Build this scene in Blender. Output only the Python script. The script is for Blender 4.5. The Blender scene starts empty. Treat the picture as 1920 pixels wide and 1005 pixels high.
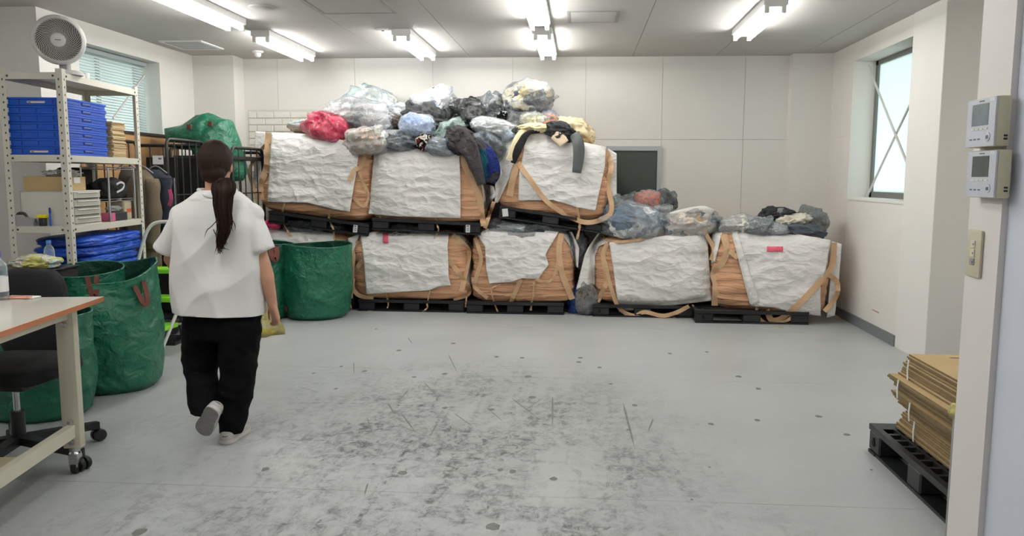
import bpy, bmesh, math, random
from mathutils import Vector, Matrix, noise
from mathutils.bvhtree import BVHTree
PI = math.pi
S = bpy.context.scene
COL = S.collection

# ------------------------------------------------------------------ camera, world, exposure
CAM_H, FPX, CPX, CPY = 1.42, 1457.0, 987.0, 502.5
YAW, PITCH, ROLL = 0.0702, 0.1159, 0.00454
def _axes():
    cy, sy = math.cos(YAW), math.sin(YAW)
    f0 = Vector((-sy, cy, 0)); r0 = Vector((cy, sy, 0)); u0 = Vector((0, 0, 1))
    f = f0*math.cos(PITCH) - u0*math.sin(PITCH); u = u0*math.cos(PITCH) + f0*math.sin(PITCH)
    c, s = math.cos(ROLL), math.sin(ROLL)
    return r0*c + u*s, u*c - r0*s, f
AR, AU, AF = _axes()
EYE = Vector((0, 0, CAM_H))
cam = bpy.data.cameras.new('camera'); cam_o = bpy.data.objects.new('camera', cam); COL.objects.link(cam_o)
cam.sensor_fit = 'HORIZONTAL'; cam.sensor_width = 36.0; cam.lens = 36.0*FPX/1920
cam.shift_x = (960-CPX)/1920; cam.shift_y = 0.0; cam.clip_start = 0.05; cam.clip_end = 100
m = Matrix.Identity(4)
for i in range(3):
    m[i][0] = AR[i]; m[i][1] = AU[i]; m[i][2] = -AF[i]; m[i][3] = EYE[i]
cam_o.matrix_world = m
S.camera = cam_o

S.view_settings.view_transform = 'Standard'; S.view_settings.look = 'None'
S.view_settings.gamma = 1.0; S.view_settings.use_curve_mapping = False
S.view_settings.exposure = 0.0
TUBE = 42.0                                                  # fluorescent tube strength
w = bpy.data.worlds.new('daylight'); S.world = w; w.use_nodes = True
w.node_tree.nodes['Background'].inputs[0].default_value = (0.93, 0.985, 1.0, 1)
w.node_tree.nodes['Background'].inputs[1].default_value = 2.3

# ------------------------------------------------------------------ survey helpers (photo pixel + known depth -> metres)
def ray(px, py): return AR*((px-CPX)/FPX) - AU*((py-CPY)/FPX) + AF
def PY(px, py, Y): d = ray(px, py); return EYE + d*(Y/d.y)
def PXW(px, py, X): d = ray(px, py); return EYE + d*(X/d.x)
def PZ(px, py, Z): d = ray(px, py); return EYE + d*((Z-CAM_H)/d.z)

# ------------------------------------------------------------------ materials
def lin(c):
    def f(v):
        v /= 255.0
        return v/12.92 if v <= .04045 else ((v+.055)/1.055)**2.4
    return (f(c[0]), f(c[1]), f(c[2]), 1)
MATS = {}
def base(name):
    mt = bpy.data.materials.new(name); mt.use_nodes = True
    return mt, mt.node_tree, mt.node_tree.nodes['Principled BSDF']
def N(nt, t, **kw):
    n = nt.nodes.new(t)
    for k, v in kw.items():
        if hasattr(n, k) and k not in ('Scale',): setattr(n, k, v)
        else: n.inputs[k].default_value = v
    return n
def mat(name, rgb, rough=.55, metal=0.0, spec=.5, var=0.0, vscale=3.0, bump=0.0, bscale=60.0, stretch=(1, 1, 1), coat=0.0, emit=0.0, alpha=None, sheen=0.0):
    if name in MATS: return MATS[name]
    mt, nt, b = base(name); L = nt.links
    c = lin(rgb); b.inputs['Base Color'].default_value = c
    b.inputs['Roughness'].default_value = rough; b.inputs['Metallic'].default_value = metal
    b.inputs['Specular IOR Level'].default_value = spec; b.inputs['Coat Weight'].default_value = coat
    b.inputs['Sheen Weight'].default_value = sheen
    tc = N(nt, 'ShaderNodeTexCoord'); mp = N(nt, 'ShaderNodeMapping'); mp.inputs['Scale'].default_value = stretch
    L.new(tc.outputs['Object'], mp.inputs[0])
    if var > 0:
        n = N(nt, 'ShaderNodeTexNoise'); n.inputs['Scale'].default_value = vscale; n.inputs['Detail'].default_value = 5
        L.new(mp.outputs[0], n.inputs['Vector'])
        r = N(nt, 'ShaderNodeValToRGB'); r.color_ramp.elements[0].position = .3; r.color_ramp.elements[1].position = .7
        r.color_ramp.elements[0].color = (c[0]*(1-var), c[1]*(1-var), c[2]*(1-var), 1)
        r.color_ramp.elements[1].color = tuple(min(1, v*(1+var*.6)) for v in c[:3]) + (1,)
        L.new(n.outputs[0], r.inputs[0]); L.new(r.outputs[0], b.inputs['Base Color'])
    if bump > 0:
        n = N(nt, 'ShaderNodeTexNoise'); n.inputs['Scale'].default_value = bscale; n.inputs['Detail'].default_value = 6
        L.new(mp.outputs[0], n.inputs['Vector'])
        bp = N(nt, 'ShaderNodeBump'); bp.inputs['Strength'].default_value = bump; bp.inputs['Distance'].default_value = .01
        L.new(n.outputs[0], bp.inputs['Height']); L.new(bp.outputs[0], b.inputs['Normal'])
    if emit > 0:
        b.inputs['Emission Color'].default_value = c; b.inputs['Emission Strength'].default_value = emit
    MATS[name] = mt
    return mt
def crumple(name, rgb, rough=.5, scale=14.0, strength=.6, dist=.02, stretch=(1, 1, 1), var=.06, spec=.4, weave=0.0):
    """woven polypropylene / sheet with sharp creases"""
    if name in MATS: return MATS[name]
    mt, nt, b = base(name); L = nt.links; c = lin(rgb)
    b.inputs['Roughness'].default_value = rough; b.inputs['Specular IOR Level'].default_value = spec
    tc = N(nt, 'ShaderNodeTexCoord'); mp = N(nt, 'ShaderNodeMapping'); mp.inputs['Scale'].default_value = stretch
    L.new(tc.outputs['Object'], mp.inputs[0])
    n0 = N(nt, 'ShaderNodeTexNoise'); n0.inputs['Scale'].default_value = scale*.35; n0.inputs['Detail'].default_value = 3
    L.new(mp.outputs[0], n0.inputs['Vector'])
    mixv = N(nt, 'ShaderNodeMix', data_type='VECTOR'); mixv.inputs[0].default_value = .22
    L.new(mp.outputs[0], mixv.inputs[4]); L.new(n0.outputs['Color'], mixv.inputs[5])
    v = N(nt, 'ShaderNodeTexVoronoi', feature='F1'); v.inputs['Scale'].default_value = scale
    L.new(mixv.outputs[1], v.inputs['Vector'])
    n1 = N(nt, 'ShaderNodeTexNoise'); n1.inputs['Scale'].default_value = scale*1.3; n1.inputs['Detail'].default_value = 6; n1.inputs['Distortion'].default_value = 1.2
    L.new(mp.outputs[0], n1.inputs['Vector'])
    ad = N(nt, 'ShaderNodeMath', operation='ADD'); L.new(v.outputs['Distance'], ad.inputs[0]); L.new(n1.outputs[0], ad.inputs[1])
    bp = N(nt, 'ShaderNodeBump'); bp.inputs['Strength'].default_value = strength; bp.inputs['Distance'].default_value = dist
    L.new(ad.outputs[0], bp.inputs['Height'])
    L.new(bp.outputs[0], b.inputs['Normal'])
    r = N(nt, 'ShaderNodeValToRGB'); r.color_ramp.elements[0].position = .3; r.color_ramp.elements[1].position = .7
    r.color_ramp.elements[0].color = tuple(x*(1-var) for x in c[:3]) + (1,)
    r.color_ramp.elements[1].color = tuple(min(1, x*(1+var)) for x in c[:3]) + (1,)
    L.new(n0.outputs[0], r.inputs[0]); L.new(r.outputs[0], b.inputs['Base Color'])
    MATS[name] = mt
    return mt
def clothes_mat(name, cols, scale=7.0, seed=0.0):
    """folded garments: distorted patches of the palette with fold relief"""
    if name in MATS: return MATS[name]
    mt, nt, b = base(name); L = nt.links
    b.inputs['Roughness'].default_value = .85; b.inputs['Specular IOR Level'].default_value = .15
    tc = N(nt, 'ShaderNodeTexCoord'); mp = N(nt, 'ShaderNodeMapping'); mp.inputs['Location'].default_value = (seed, seed*1.7, seed*.6)
    L.new(tc.outputs['Object'], mp.inputs[0])
    n0 = N(nt, 'ShaderNodeTexNoise'); n0.inputs['Scale'].default_value = 6; n0.inputs['Detail'].default_value = 2
    L.new(mp.outputs[0], n0.inputs['Vector'])
    mixv = N(nt, 'ShaderNodeMix', data_type='VECTOR'); mixv.inputs[0].default_value = .3
    L.new(mp.outputs[0], mixv.inputs[4]); L.new(n0.outputs['Color'], mixv.inputs[5])
    v = N(nt, 'ShaderNodeTexVoronoi', feature='F1'); v.inputs['Scale'].default_value = scale
    L.new(mixv.outputs[1], v.inputs['Vector'])
    sp = N(nt, 'ShaderNodeSeparateColor'); L.new(v.outputs['Color'], sp.inputs[0])
    r = N(nt, 'ShaderNodeValToRGB'); r.color_ramp.interpolation = 'CONSTANT'
    while len(r.color_ramp.elements) < len(cols): r.color_ramp.elements.new(.5)
    for i, cc in enumerate(cols):
        r.color_ramp.elements[i].position = i/len(cols); r.color_ramp.elements[i].color = lin(cc)
    L.new(sp.outputs[0], r.inputs[0]); L.new(r.outputs[0], b.inputs['Base Color'])
    n1 = N(nt, 'ShaderNodeTexNoise'); n1.inputs['Scale'].default_value = 7; n1.inputs['Detail'].default_value = 3; n1.inputs['Distortion'].default_value = 3.0
    L.new(mp.outputs[0], n1.inputs['Vector'])
    ad = N(nt, 'ShaderNodeMath', operation='ADD'); L.new(v.outputs['Distance'], ad.inputs[0]); L.new(n1.outputs[0], ad.inputs[1])
    bp = N(nt, 'ShaderNodeBump'); bp.inputs['Strength'].default_value = .7; bp.inputs['Distance'].default_value = .05
    L.new(ad.outputs[0], bp.inputs['Height']); L.new(bp.outputs[0], b.inputs['Normal'])
    MATS[name] = mt
    return mt
def film_mat(name, rgb=(225, 232, 238), body=.28, rough=.16):
    """clear polythene film with creases"""
    if name in MATS: return MATS[name]
    mt, nt, b = base(name); L = nt.links
    c = lin(rgb)
    b.inputs['Base Color'].default_value = c; b.inputs['Roughness'].default_value = .45
    b.inputs['Specular IOR Level'].default_value = .3
    tc = N(nt, 'ShaderNodeTexCoord')
    n1 = N(nt, 'ShaderNodeTexNoise'); n1.inputs['Scale'].default_value = 7; n1.inputs['Detail'].default_value = 4; n1.inputs['Distortion'].default_value = 4.0
    mp = N(nt, 'ShaderNodeMapping'); mp.inputs['Scale'].default_value = (1.6, 1, .7); mp.inputs['Rotation'].default_value = (0, .5, 0)
    L.new(tc.outputs['Object'], mp.inputs[0]); L.new(mp.outputs[0], n1.inputs['Vector'])
    bp = N(nt, 'ShaderNodeBump'); bp.inputs['Strength'].default_value = .8; bp.inputs['Distance'].default_value = .04
    L.new(n1.outputs[0], bp.inputs['Height'])
    gl = N(nt, 'ShaderNodeBsdfGlossy'); gl.inputs['Roughness'].default_value = rough; gl.inputs[0].default_value = (1, 1, 1, 1)
    L.new(bp.outputs[0], gl.inputs['Normal'])
    tr = N(nt, 'ShaderNodeBsdfTransparent'); tr.inputs[0].default_value = (.97, .98, .99, 1)
    lw = N(nt, 'ShaderNodeLayerWeight'); lw.inputs[0].default_value = .3
    ma = N(nt, 'ShaderNodeMath', operation='MULTIPLY_ADD'); ma.inputs[1].default_value = .35; ma.inputs[2].default_value = body*.62; ma.use_clamp = True
    L.new(lw.outputs['Facing'], ma.inputs[0])
    mx = N(nt, 'ShaderNodeMixShader'); L.new(ma.outputs[0], mx.inputs[0]); L.new(tr.outputs[0], mx.inputs[1]); L.new(b.outputs[0], mx.inputs[2])
    fr = N(nt, 'ShaderNodeFresnel'); fr.inputs[0].default_value = 1.5; L.new(bp.outputs[0], fr.inputs['Normal'])
    m2 = N(nt, 'ShaderNodeMath', operation='MULTIPLY_ADD'); m2.inputs[1].default_value = .8; m2.inputs[2].default_value = .05; m2.use_clamp = True
    L.new(fr.outputs[0], m2.inputs[0])
    mx2 = N(nt, 'ShaderNodeMixShader'); L.new(m2.outputs[0], mx2.inputs[0]); L.new(mx.outputs[0], mx2.inputs[1]); L.new(gl.outputs[0], mx2.inputs[2])
    L.new(mx2.outputs[0], nt.nodes['Material Output'].inputs[0])
    MATS[name] = mt
    return mt
def clear_mat(name, rgb, body=.25, rough=.1):
    if name in MATS: return MATS[name]
    mt, nt, b = base(name); L = nt.links
    b.inputs['Base Color'].default_value = lin(rgb); b.inputs['Roughness'].default_value = rough
    tr = N(nt, 'ShaderNodeBsdfTransparent'); tr.inputs[0].default_value = (.95, .97, .98, 1)
    lw = N(nt, 'ShaderNodeLayerWeight'); lw.inputs[0].default_value = .4
    ma = N(nt, 'ShaderNodeMath', operation='MULTIPLY_ADD'); ma.inputs[1].default_value = .6; ma.inputs[2].default_value = body; ma.use_clamp = True
    L.new(lw.outputs['Facing'], ma.inputs[0])
    mx = N(nt, 'ShaderNodeMixShader'); L.new(ma.outputs[0], mx.inputs[0]); L.new(tr.outputs[0], mx.inputs[1]); L.new(b.outputs[0], mx.inputs[2])
    L.new(mx.outputs[0], nt.nodes['Material Output'].inputs[0])
    MATS[name] = mt
    return mt
def translucent_mat(name, rgb, t=.6):
    if name in MATS: return MATS[name]
    mt, nt, b = base(name); L = nt.links
    b.inputs['Base Color'].default_value = lin(rgb); b.inputs['Roughness'].default_value = .4
    tl = N(nt, 'ShaderNodeBsdfTranslucent'); tl.inputs[0].default_value = lin(rgb)
    mx = N(nt, 'ShaderNodeMixShader'); mx.inputs[0].default_value = t
    L.new(b.outputs[0], mx.inputs[1]); L.new(tl.outputs[0], mx.inputs[2]); L.new(mx.outputs[0], nt.nodes['Material Output'].inputs[0])
    MATS[name] = mt
    return mt
def floor_mat():
    mt, nt, b = base('vinyl_floor'); L = nt.links
    tc = N(nt, 'ShaderNodeTexCoord')
    def noise_n(scale, detail, st=(1, 1, 1), dist=0.0, rough=.5):
        mp = N(nt, 'ShaderNodeMapping'); mp.inputs['Scale'].default_value = st; L.new(tc.outputs['Object'], mp.inputs[0])
        n = N(nt, 'ShaderNodeTexNoise'); n.inputs['Scale'].default_value = scale; n.inputs['Detail'].default_value = detail
        n.inputs['Distortion'].default_value = dist; n.inputs['Roughness'].default_value = rough
        L.new(mp.outputs[0], n.inputs['Vector']); return n.outputs[0]
    def ramp(src, a, bb, ca=(0, 0, 0, 1), cb=(1, 1, 1, 1)):
        r = N(nt, 'ShaderNodeValToRGB'); r.color_ramp.elements[0].position = a; r.color_ramp.elements[1].position = bb
        r.color_ramp.elements[0].color = ca; r.color_ramp.elements[1].color = cb; L.new(src, r.inputs[0]); return r.outputs[0]
    def mth(op, a, bb, clamp=True):
        n = N(nt, 'ShaderNodeMath', operation=op); n.use_clamp = clamp
        for i, x in enumerate((a, bb)):
            if isinstance(x, (int, float)): n.inputs[i].default_value = x
            else: L.new(x, n.inputs[i])
        return n.outputs[0]
    def spot(cx, cy, rx, ry):                                    # worn patch of the sheet, soft-edged ellipse
        mp = N(nt, 'ShaderNodeMapping'); mp.vector_type = 'POINT'
        mp.inputs['Location'].default_value = (-cx/rx, -cy/ry, 0); mp.inputs['Scale'].default_value = (1/rx, 1/ry, 0)
        L.new(tc.outputs['Object'], mp.inputs[0])
        vl = N(nt, 'ShaderNodeVectorMath', operation='LENGTH'); L.new(mp.outputs[0], vl.inputs[0])
        return ramp(vl.outputs['Value'], .25, 1.0, (1, 1, 1, 1), (0, 0, 0, 1))
    area = mth('MAXIMUM', mth('MAXIMUM', spot(-.75, 4.2, 1.7, 2.0), spot(-.65, 2.9, 1.9, 1.1)), mth('MULTIPLY', spot(.1, 3.7, .8, 1.2), .8))
    area = mth('MAXIMUM', area, mth('MULTIPLY', spot(-1.7, 4.2, 2.2, 2.6), .22))
    scuff1 = ramp(noise_n(2.2, 10, (1, .7, 1), .5, .74), .40, .60)
    scuff2 = ramp(noise_n(17, 8, (1, .8, 1), .6, .78), .44, .60)
    streak = ramp(noise_n(8, 6, (1.7, .16, 1), .4, .68), .50, .64)
    streak2 = ramp(noise_n(6, 6, (.16, 2.2, 1), .4, .68), .53, .66)
    dirt = mth('ADD', mth('MULTIPLY', scuff1, mth('ADD', mth('MULTIPLY', scuff2, .75), .25)), mth('MULTIPLY', mth('MULTIPLY', mth('ADD', streak, streak2), scuff2), .55))
    dirt = mth('MULTIPLY', dirt, area)
    dirt = mth('ADD', dirt, mth('MULTIPLY', ramp(noise_n(20, 6, (.5, 1.5, 1), .5, .7), .60, .74), .09))
    basec = ramp(noise_n(1.1, 5), .3, .7, lin((168, 172, 172)), lin((180, 183, 183)))
    grain = ramp(noise_n(140, 3), .3, .7, (.93, .93, .93, 1), (1.05, 1.05, 1.05, 1))
    mg = N(nt, 'ShaderNodeMix', data_type='RGBA', blend_type='MULTIPLY'); mg.inputs[0].default_value = 1
    L.new(basec, mg.inputs[6]); L.new(grain, mg.inputs[7])
    md = N(nt, 'ShaderNodeMix', data_type='RGBA'); L.new(mth('MULTIPLY', dirt, .95), md.inputs[0]); L.new(mg.outputs[2], md.inputs[6]); md.inputs[7].default_value = lin((84, 84, 81))
    L.new(md.outputs[2], b.inputs['Base Color'])
    L.new(mth('ADD', .36, mth('MULTIPLY', dirt, .3)), b.inputs['Roughness'])
    b.inputs['Specular IOR Level'].default_value = .35
    bp = N(nt, 'ShaderNodeBump'); bp.inputs['Strength'].default_value = .06; bp.inputs['Distance'].default_value = .004
    L.new(noise_n(60, 5), bp.inputs['Height']); L.new(bp.outputs[0], b.inputs['Normal'])
    return mt
M_WALL = mat('wall_paint', (224, 222, 217), .62, spec=.3, var=.02, vscale=1.2)
M_WALLR = mat('wall_paint_marked', (222, 218, 212), .62, spec=.3, var=.035, vscale=.9)
M_CEIL = mat('ceiling_board', (194, 192, 188), .75, spec=.2, var=.015, vscale=1.0)
M_GAP = mat('joint_gap', (118, 116, 112), .9)
M_CGAP = mat('ceiling_joint', (70, 68, 66), .9)
M_WGAP = mat('wall_joint', (176, 174, 169), .9)
M_FLOOR = floor_mat()
M_FGAP = mat('floor_joint', (120, 122, 121), .8)
M_BASE = mat('grey_baseboard', (112, 116, 118), .5)
M_TAN = crumple('tan_woven', (210, 162, 126), .6, 9.0, 1.0, .025, (.35, .35, 2.4), .08)
M_TANRIB = mat('tan_webbing', (208, 172, 134), .7, bump=.4, bscale=160, var=.06, vscale=6)
def creased_white(name, rgb):
    mt, nt, b = base(name); L = nt.links; b.inputs['Base Color'].default_value = lin(rgb); b.inputs['Roughness'].default_value = .5; b.inputs['Specular IOR Level'].default_value = .35
    tc = N(nt, 'ShaderNodeTexCoord'); acc = None
    for rot, sc, scale, wt in ((.45, (.8, 1, 1.5), 4.5, .9), (-.6, (.75, 1, 1.5), 7.0, .6), (1.0, (.75, 1, 1.4), 11.0, .35), (0.2, (.9, 1, 1.2), 24.0, .12)):
        mp = N(nt, 'ShaderNodeMapping'); mp.inputs['Rotation'].default_value = (0, rot, 0); mp.inputs['Scale'].default_value = sc
        L.new(tc.outputs['Object'], mp.inputs[0])
        n = N(nt, 'ShaderNodeTexNoise'); n.inputs['Scale'].default_value = scale; n.inputs['Detail'].default_value = 1.2; n.inputs['Distortion'].default_value = .5
        L.new(mp.outputs[0], n.inputs['Vector'])
        a = N(nt, 'ShaderNodeMath', operation='SUBTRACT'); L.new(n.outputs[0], a.inputs[0]); a.inputs[1].default_value = .5
        a2 = N(nt, 'ShaderNodeMath', operation='ABSOLUTE'); L.new(a.outputs[0], a2.inputs[0])
        a3 = N(nt, 'ShaderNodeMath', operation='POWER'); L.new(a2.outputs[0], a3.inputs[0]); a3.inputs[1].default_value = .7
        a4 = N(nt, 'ShaderNodeMath', operation='MULTIPLY'); L.new(a3.outputs[0], a4.inputs[0]); a4.inputs[1].default_value = -wt
        if acc is None: acc = a4
        else:
            ad = N(nt, 'ShaderNodeMath', operation='ADD'); L.new(acc.outputs[0], ad.inputs[0]); L.new(a4.outputs[0], ad.inputs[1]); acc = ad
    bp = N(nt, 'ShaderNodeBump'); bp.inputs['Strength'].default_value = .65; bp.inputs['Distance'].default_value = .035
    L.new(acc.outputs[0], bp.inputs['Height']); L.new(bp.outputs[0], b.inputs['Normal'])
    return mt
M_WHITE = creased_white('white_woven', (233, 231, 228))
M_BLKPL = mat('black_plastic', (26, 28, 30), .42, var=.15, vscale=5)
M_LABEL = mat('white_label', (218, 220, 220), .6)
M_PINK = mat('pink_tape', (226, 96, 120), .5)
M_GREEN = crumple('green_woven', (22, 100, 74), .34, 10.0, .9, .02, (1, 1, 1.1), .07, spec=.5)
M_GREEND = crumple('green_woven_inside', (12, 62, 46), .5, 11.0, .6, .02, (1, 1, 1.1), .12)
M_BROWN = mat('brown_webbing', (98, 48, 36), .8, bump=.3, bscale=120)
M_IVORY = mat('ivory_steel', (203, 200, 188), .42, var=.03)
M_IVORYD = mat('slot_shadow', (66, 62, 54), .9)
M_BLACKTUBE = mat('black_tube', (22, 23, 24), .35)
M_CARD = mat('corrugated_board', (178, 154, 112), .85, var=.05, vscale=4)
M_CARDE = mat('corrugated_edge', (126, 108, 76), .95, var=.28, vscale=22, stretch=(1, 1, 14))
M_CHROME = mat('chrome', (200, 202, 204), .18, metal=1.0)
M_BLACKFAB = mat('black_fabric', (19, 20, 22), .9, bump=.3, bscale=200)

ORD = ['first', 'second', 'third', 'fourth', 'fifth', 'sixth', 'seventh', 'eighth', 'ninth', 'tenth', 'eleventh', 'twelfth', 'thirteenth', 'fourteenth', 'fifteenth', 'sixteenth', 'seventeenth', 'eighteenth', 'nineteenth', 'twentieth', 'twenty-first', 'twenty-second']
# ------------------------------------------------------------------ mesh building
def rnd(seed): return random.Random(seed)
class MB:
    def __init__(s): s.v = []; s.f = []; s.mi = []
    def add(s, vs, fs, mi=0):
        o = len(s.v); s.v += [Vector(p) for p in vs]; s.f += [tuple(i+o for i in f) for f in fs]; s.mi += [mi]*len(fs); return s
    def box(s, c, h, rot=None, mi=0):
        c = Vector(c); vs = []
        for x in (-1, 1):
            for y in (-1, 1):
                for z in (-1, 1):
                    p = Vector((x*h[0], y*h[1], z*h[2]))
                    if rot is not None: p = rot @ p
                    vs.append(c+p)
        return s.add(vs, [(0, 1, 3, 2), (4, 6, 7, 5), (0, 4, 5, 1), (2, 3, 7, 6), (0, 2, 6, 4), (1, 5, 7, 3)], mi)
    def bb(s, x0, x1, y0, y1, z0, z1, mi=0):
        return s.box(((x0+x1)/2, (y0+y1)/2, (z0+z1)/2), (abs(x1-x0)/2, abs(y1-y0)/2, abs(z1-z0)/2), None, mi)
    def bbox(s, c, h, b=.004, rot=None, seg=2, mi=0):
        bm = bmesh.new(); bmesh.ops.create_cube(bm, size=2.0)
        for v in bm.verts: v.co = Vector((v.co.x*h[0], v.co.y*h[1], v.co.z*h[2]))
        bmesh.ops.bevel(bm, geom=list(bm.edges), offset=min(b, .95*min(h)), segments=seg, profile=.5, affect='EDGES')
        c = Vector(c); bm.verts.index_update()
        s.add([c+((rot @ v.co) if rot is not None else v.co) for v in bm.verts], [[v.index for v in f.verts] for f in bm.faces], mi); bm.free(); return s
    def rings(s, rs, cap0=True, cap1=True, closed=True, mi=0):
        n = len(rs[0]); o = len(s.v)
        for r in rs: s.v += [Vector(p) for p in r]
        for i in range(len(rs)-1):
            for j in range(n if closed else n-1):
                k = (j+1) % n
                s.f.append((o+i*n+j, o+i*n+k, o+(i+1)*n+k, o+(i+1)*n+j)); s.mi.append(mi)
        if cap0: s.f.append(tuple(o+j for j in reversed(range(n)))); s.mi.append(mi)
        if cap1: s.f.append(tuple(o+(len(rs)-1)*n+j for j in range(n))); s.mi.append(mi)
        return s
    def tube(s, pts, r, seg=8, cap=True, mi=0):
        pts = [Vector(p) for p in pts]; rs = []
        rr = r if isinstance(r, (list, tuple)) else [r]*len(pts)
        nrm = None
        for i, p in enumerate(pts):
            t = (pts[min(i+1, len(pts)-1)] - pts[max(i-1, 0)])
            if t.length < 1e-9: t = Vector((0, 0, 1))
            t.normalize()
            if nrm is None:
                a = Vector((0, 0, 1)) if abs(t.z) < .9 else Vector((1, 0, 0)); nrm = t.cross(a).normalized()
            else:
                nrm = (nrm - t*nrm.dot(t))
                if nrm.length < 1e-6: nrm = t.orthogonal()
                nrm.normalize()
            bn = t.cross(nrm)
            rs.append([p + (nrm*math.cos(2*PI*k/seg) + bn*math.sin(2*PI*k/seg))*rr[i] for k in range(seg)])
        return s.rings(rs, cap, cap, True, mi)
    def lathe(s, c, prof, seg=24, axis='z', mi=0, rot=None):
        c = Vector(c); rs = []
        for r, z in prof:
            ring = []
            for k in range(seg):
                a = 2*PI*k/seg; p = Vector((r*math.cos(a), r*math.sin(a), z))
                if axis == 'y': p = Vector((p.x, p.z, p.y))
                if axis == 'x': p = Vector((p.z, p.x, p.y))
                if rot is not None: p = rot @ p
                ring.append(c+p)
            rs.append(ring)
        return s.rings(rs, True, True, True, mi)
    def grid(s, g, mi=0):
        n, mm = len(g), len(g[0]); o = len(s.v)
        for r in g: s.v += [Vector(p) for p in r]
        for i in range(n-1):
            for j in range(mm-1):
                s.f.append((o+i*mm+j, o+i*mm+j+1, o+(i+1)*mm+j+1, o+(i+1)*mm+j)); s.mi.append(mi)
        return s
    def sheet(s, g, th, d=Vector((0, 1, 0))):
        """grid with thickness th along d and closed rim"""
        n, mm = len(g), len(g[0]); o = len(s.v)
        s.grid(g); o2 = len(s.v); s.grid([[Vector(p)+d*th for p in r] for r in g])
        for k in range(len(s.f)-(n-1)*(mm-1), len(s.f)): s.f[k] = tuple(reversed(s.f[k]))
        rim = [j for j in range(mm)] + [i*mm+mm-1 for i in range(1, n)] + [(n-1)*mm+j for j in range(mm-2, -1, -1)] + [i*mm for i in range(n-2, 0, -1)]
        for a, b in zip(rim, rim[1:]+rim[:1]): s.f.append((o+b, o+a, o2+a, o2+b)); s.mi.append(0)
        return s
    def capsule(s, p0, r0, p1, r1, seg=16, cap=4, flat=1.0, side=None):
        p0, p1 = Vector(p0), Vector(p1); t = (p1-p0); L = t.length; t = t/L if L > 1e-9 else Vector((0, 0, 1))
        if side is None: a = Vector((0, 1, 0)) if abs(t.y) < .9 else Vector((1, 0, 0))
        else: a = Vector(side)
        e1 = (a - t*a.dot(t)).normalized(); e2 = t.cross(e1); rs = []
        for i in range(cap+1):
            a = PI/2*(1-i/cap); z = -math.sin(a)*r0; r = max(math.cos(a)*r0, r0*.02)
            rs.append([p0+t*z+(e1*math.cos(2*PI*k/seg)*flat+e2*math.sin(2*PI*k/seg))*r for k in range(seg)])
        for i in range(cap+1):
            a = PI/2*i/cap; z = math.sin(a)*r1; r = max(math.cos(a)*r1, r1*.02)
            rs.append([p1+t*z+(e1*math.cos(2*PI*k/seg)*flat+e2*math.sin(2*PI*k/seg))*r for k in range(seg)])
        return s.rings(rs)
    def ellipsoid(s, c, r, seg=20, rot=None):
        c = Vector(c); rs = []
        for i in range(seg//2+1):
            a = PI*i/(seg//2); z = -math.cos(a); q = max(math.sin(a), .01)
            ring = []
            for k in range(seg):
                p = Vector((math.cos(2*PI*k/seg)*q*r[0], math.sin(2*PI*k/seg)*q*r[1], z*r[2]))
                ring.append(c+(rot @ p if rot is not None else p))
            rs.append(ring)
        return s.rings(rs)
    def mesh(s, name, off=None):
        me = bpy.data.meshes.new(name)
        vs = [(p-off) if off is not None else p for p in s.v]
        me.from_pydata([tuple(p) for p in vs], [], s.f); me.validate(); return me
    def build(s, name, material, parent=None, smooth=None, off='parent'):
        o_ = None
        if off == 'parent' and parent is not None: o_ = root_loc(parent)
        elif isinstance(off, Vector): o_ = off
        me = s.mesh(name, o_)
        ms = material if isinstance(material, (list, tuple)) else [material]
        for mm_ in ms: me.materials.append(mm_)
        if len(ms) > 1 and len(me.polygons) == len(s.mi): me.polygons.foreach_set('material_index', s.mi)
        return link(name, me, parent, smooth, o_ if parent is None and isinstance(off, Vector) else None)
def root_loc(o):
    loc = Vector((0, 0, 0))
    while o is not None: loc += o.location; o = o.parent
    return loc
def link(name, me, parent=None, smooth=None, loc=None):
    if smooth is not None:
        me.polygons.foreach_set('use_smooth', [True]*len(me.polygons))
        if smooth < 180: me.set_sharp_from_angle(angle=math.radians(smooth))
    o = bpy.data.objects.new(name, me); COL.objects.link(o)
    if parent is not None: o.parent = parent
    if loc is not None: o.location = loc
    return o
def tag(o, label, cat, group=None):
    o['label'] = label; o['category'] = cat
    if group: o['group'] = group
    return o
def thing(name, label, cat, loc=(0, 0, 0), group=None, rz=0.0, ry=0.0, rx=0.0):
    o = bpy.data.objects.new(name, None); COL.objects.link(o); o.location = loc; o.rotation_euler = (rx, ry, rz)
    o.empty_display_size = .1
    return tag(o, label, cat, group)
def struct(o): o['kind'] = 'structure'; return o
def copy_tree(o, parent=None):
    c = o.copy(); COL.objects.link(c)
    if parent is not None: c.parent = parent
    for ch in o.children: copy_tree(ch, c)
    return c
def remesh(mb, voxel, smooth=6, fac=.5):
    me = mb.mesh('tmp'); o = bpy.data.objects.new('tmp', me); COL.objects.link(o)
    r = o.modifiers.new('r', 'REMESH'); r.mode = 'VOXEL'; r.voxel_size = voxel
    if smooth: k = o.modifiers.new('s', 'SMOOTH'); k.iterations = smooth; k.factor = fac
    dg = bpy.context.evaluated_depsgraph_get(); dg.update()
    out = bpy.data.meshes.new_from_object(o.evaluated_get(dg))
    bpy.data.objects.remove(o); bpy.data.meshes.remove(me)
    return out
def mesh_obj(name, me, material, parent=None, smooth=180):
    me.materials.clear(); me.materials.append(material); me.name = name
    if parent is not None:
        off = root_loc(parent); me.transform(Matrix.Translation(-off))
    return link(name, me, parent, smooth)
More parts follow.
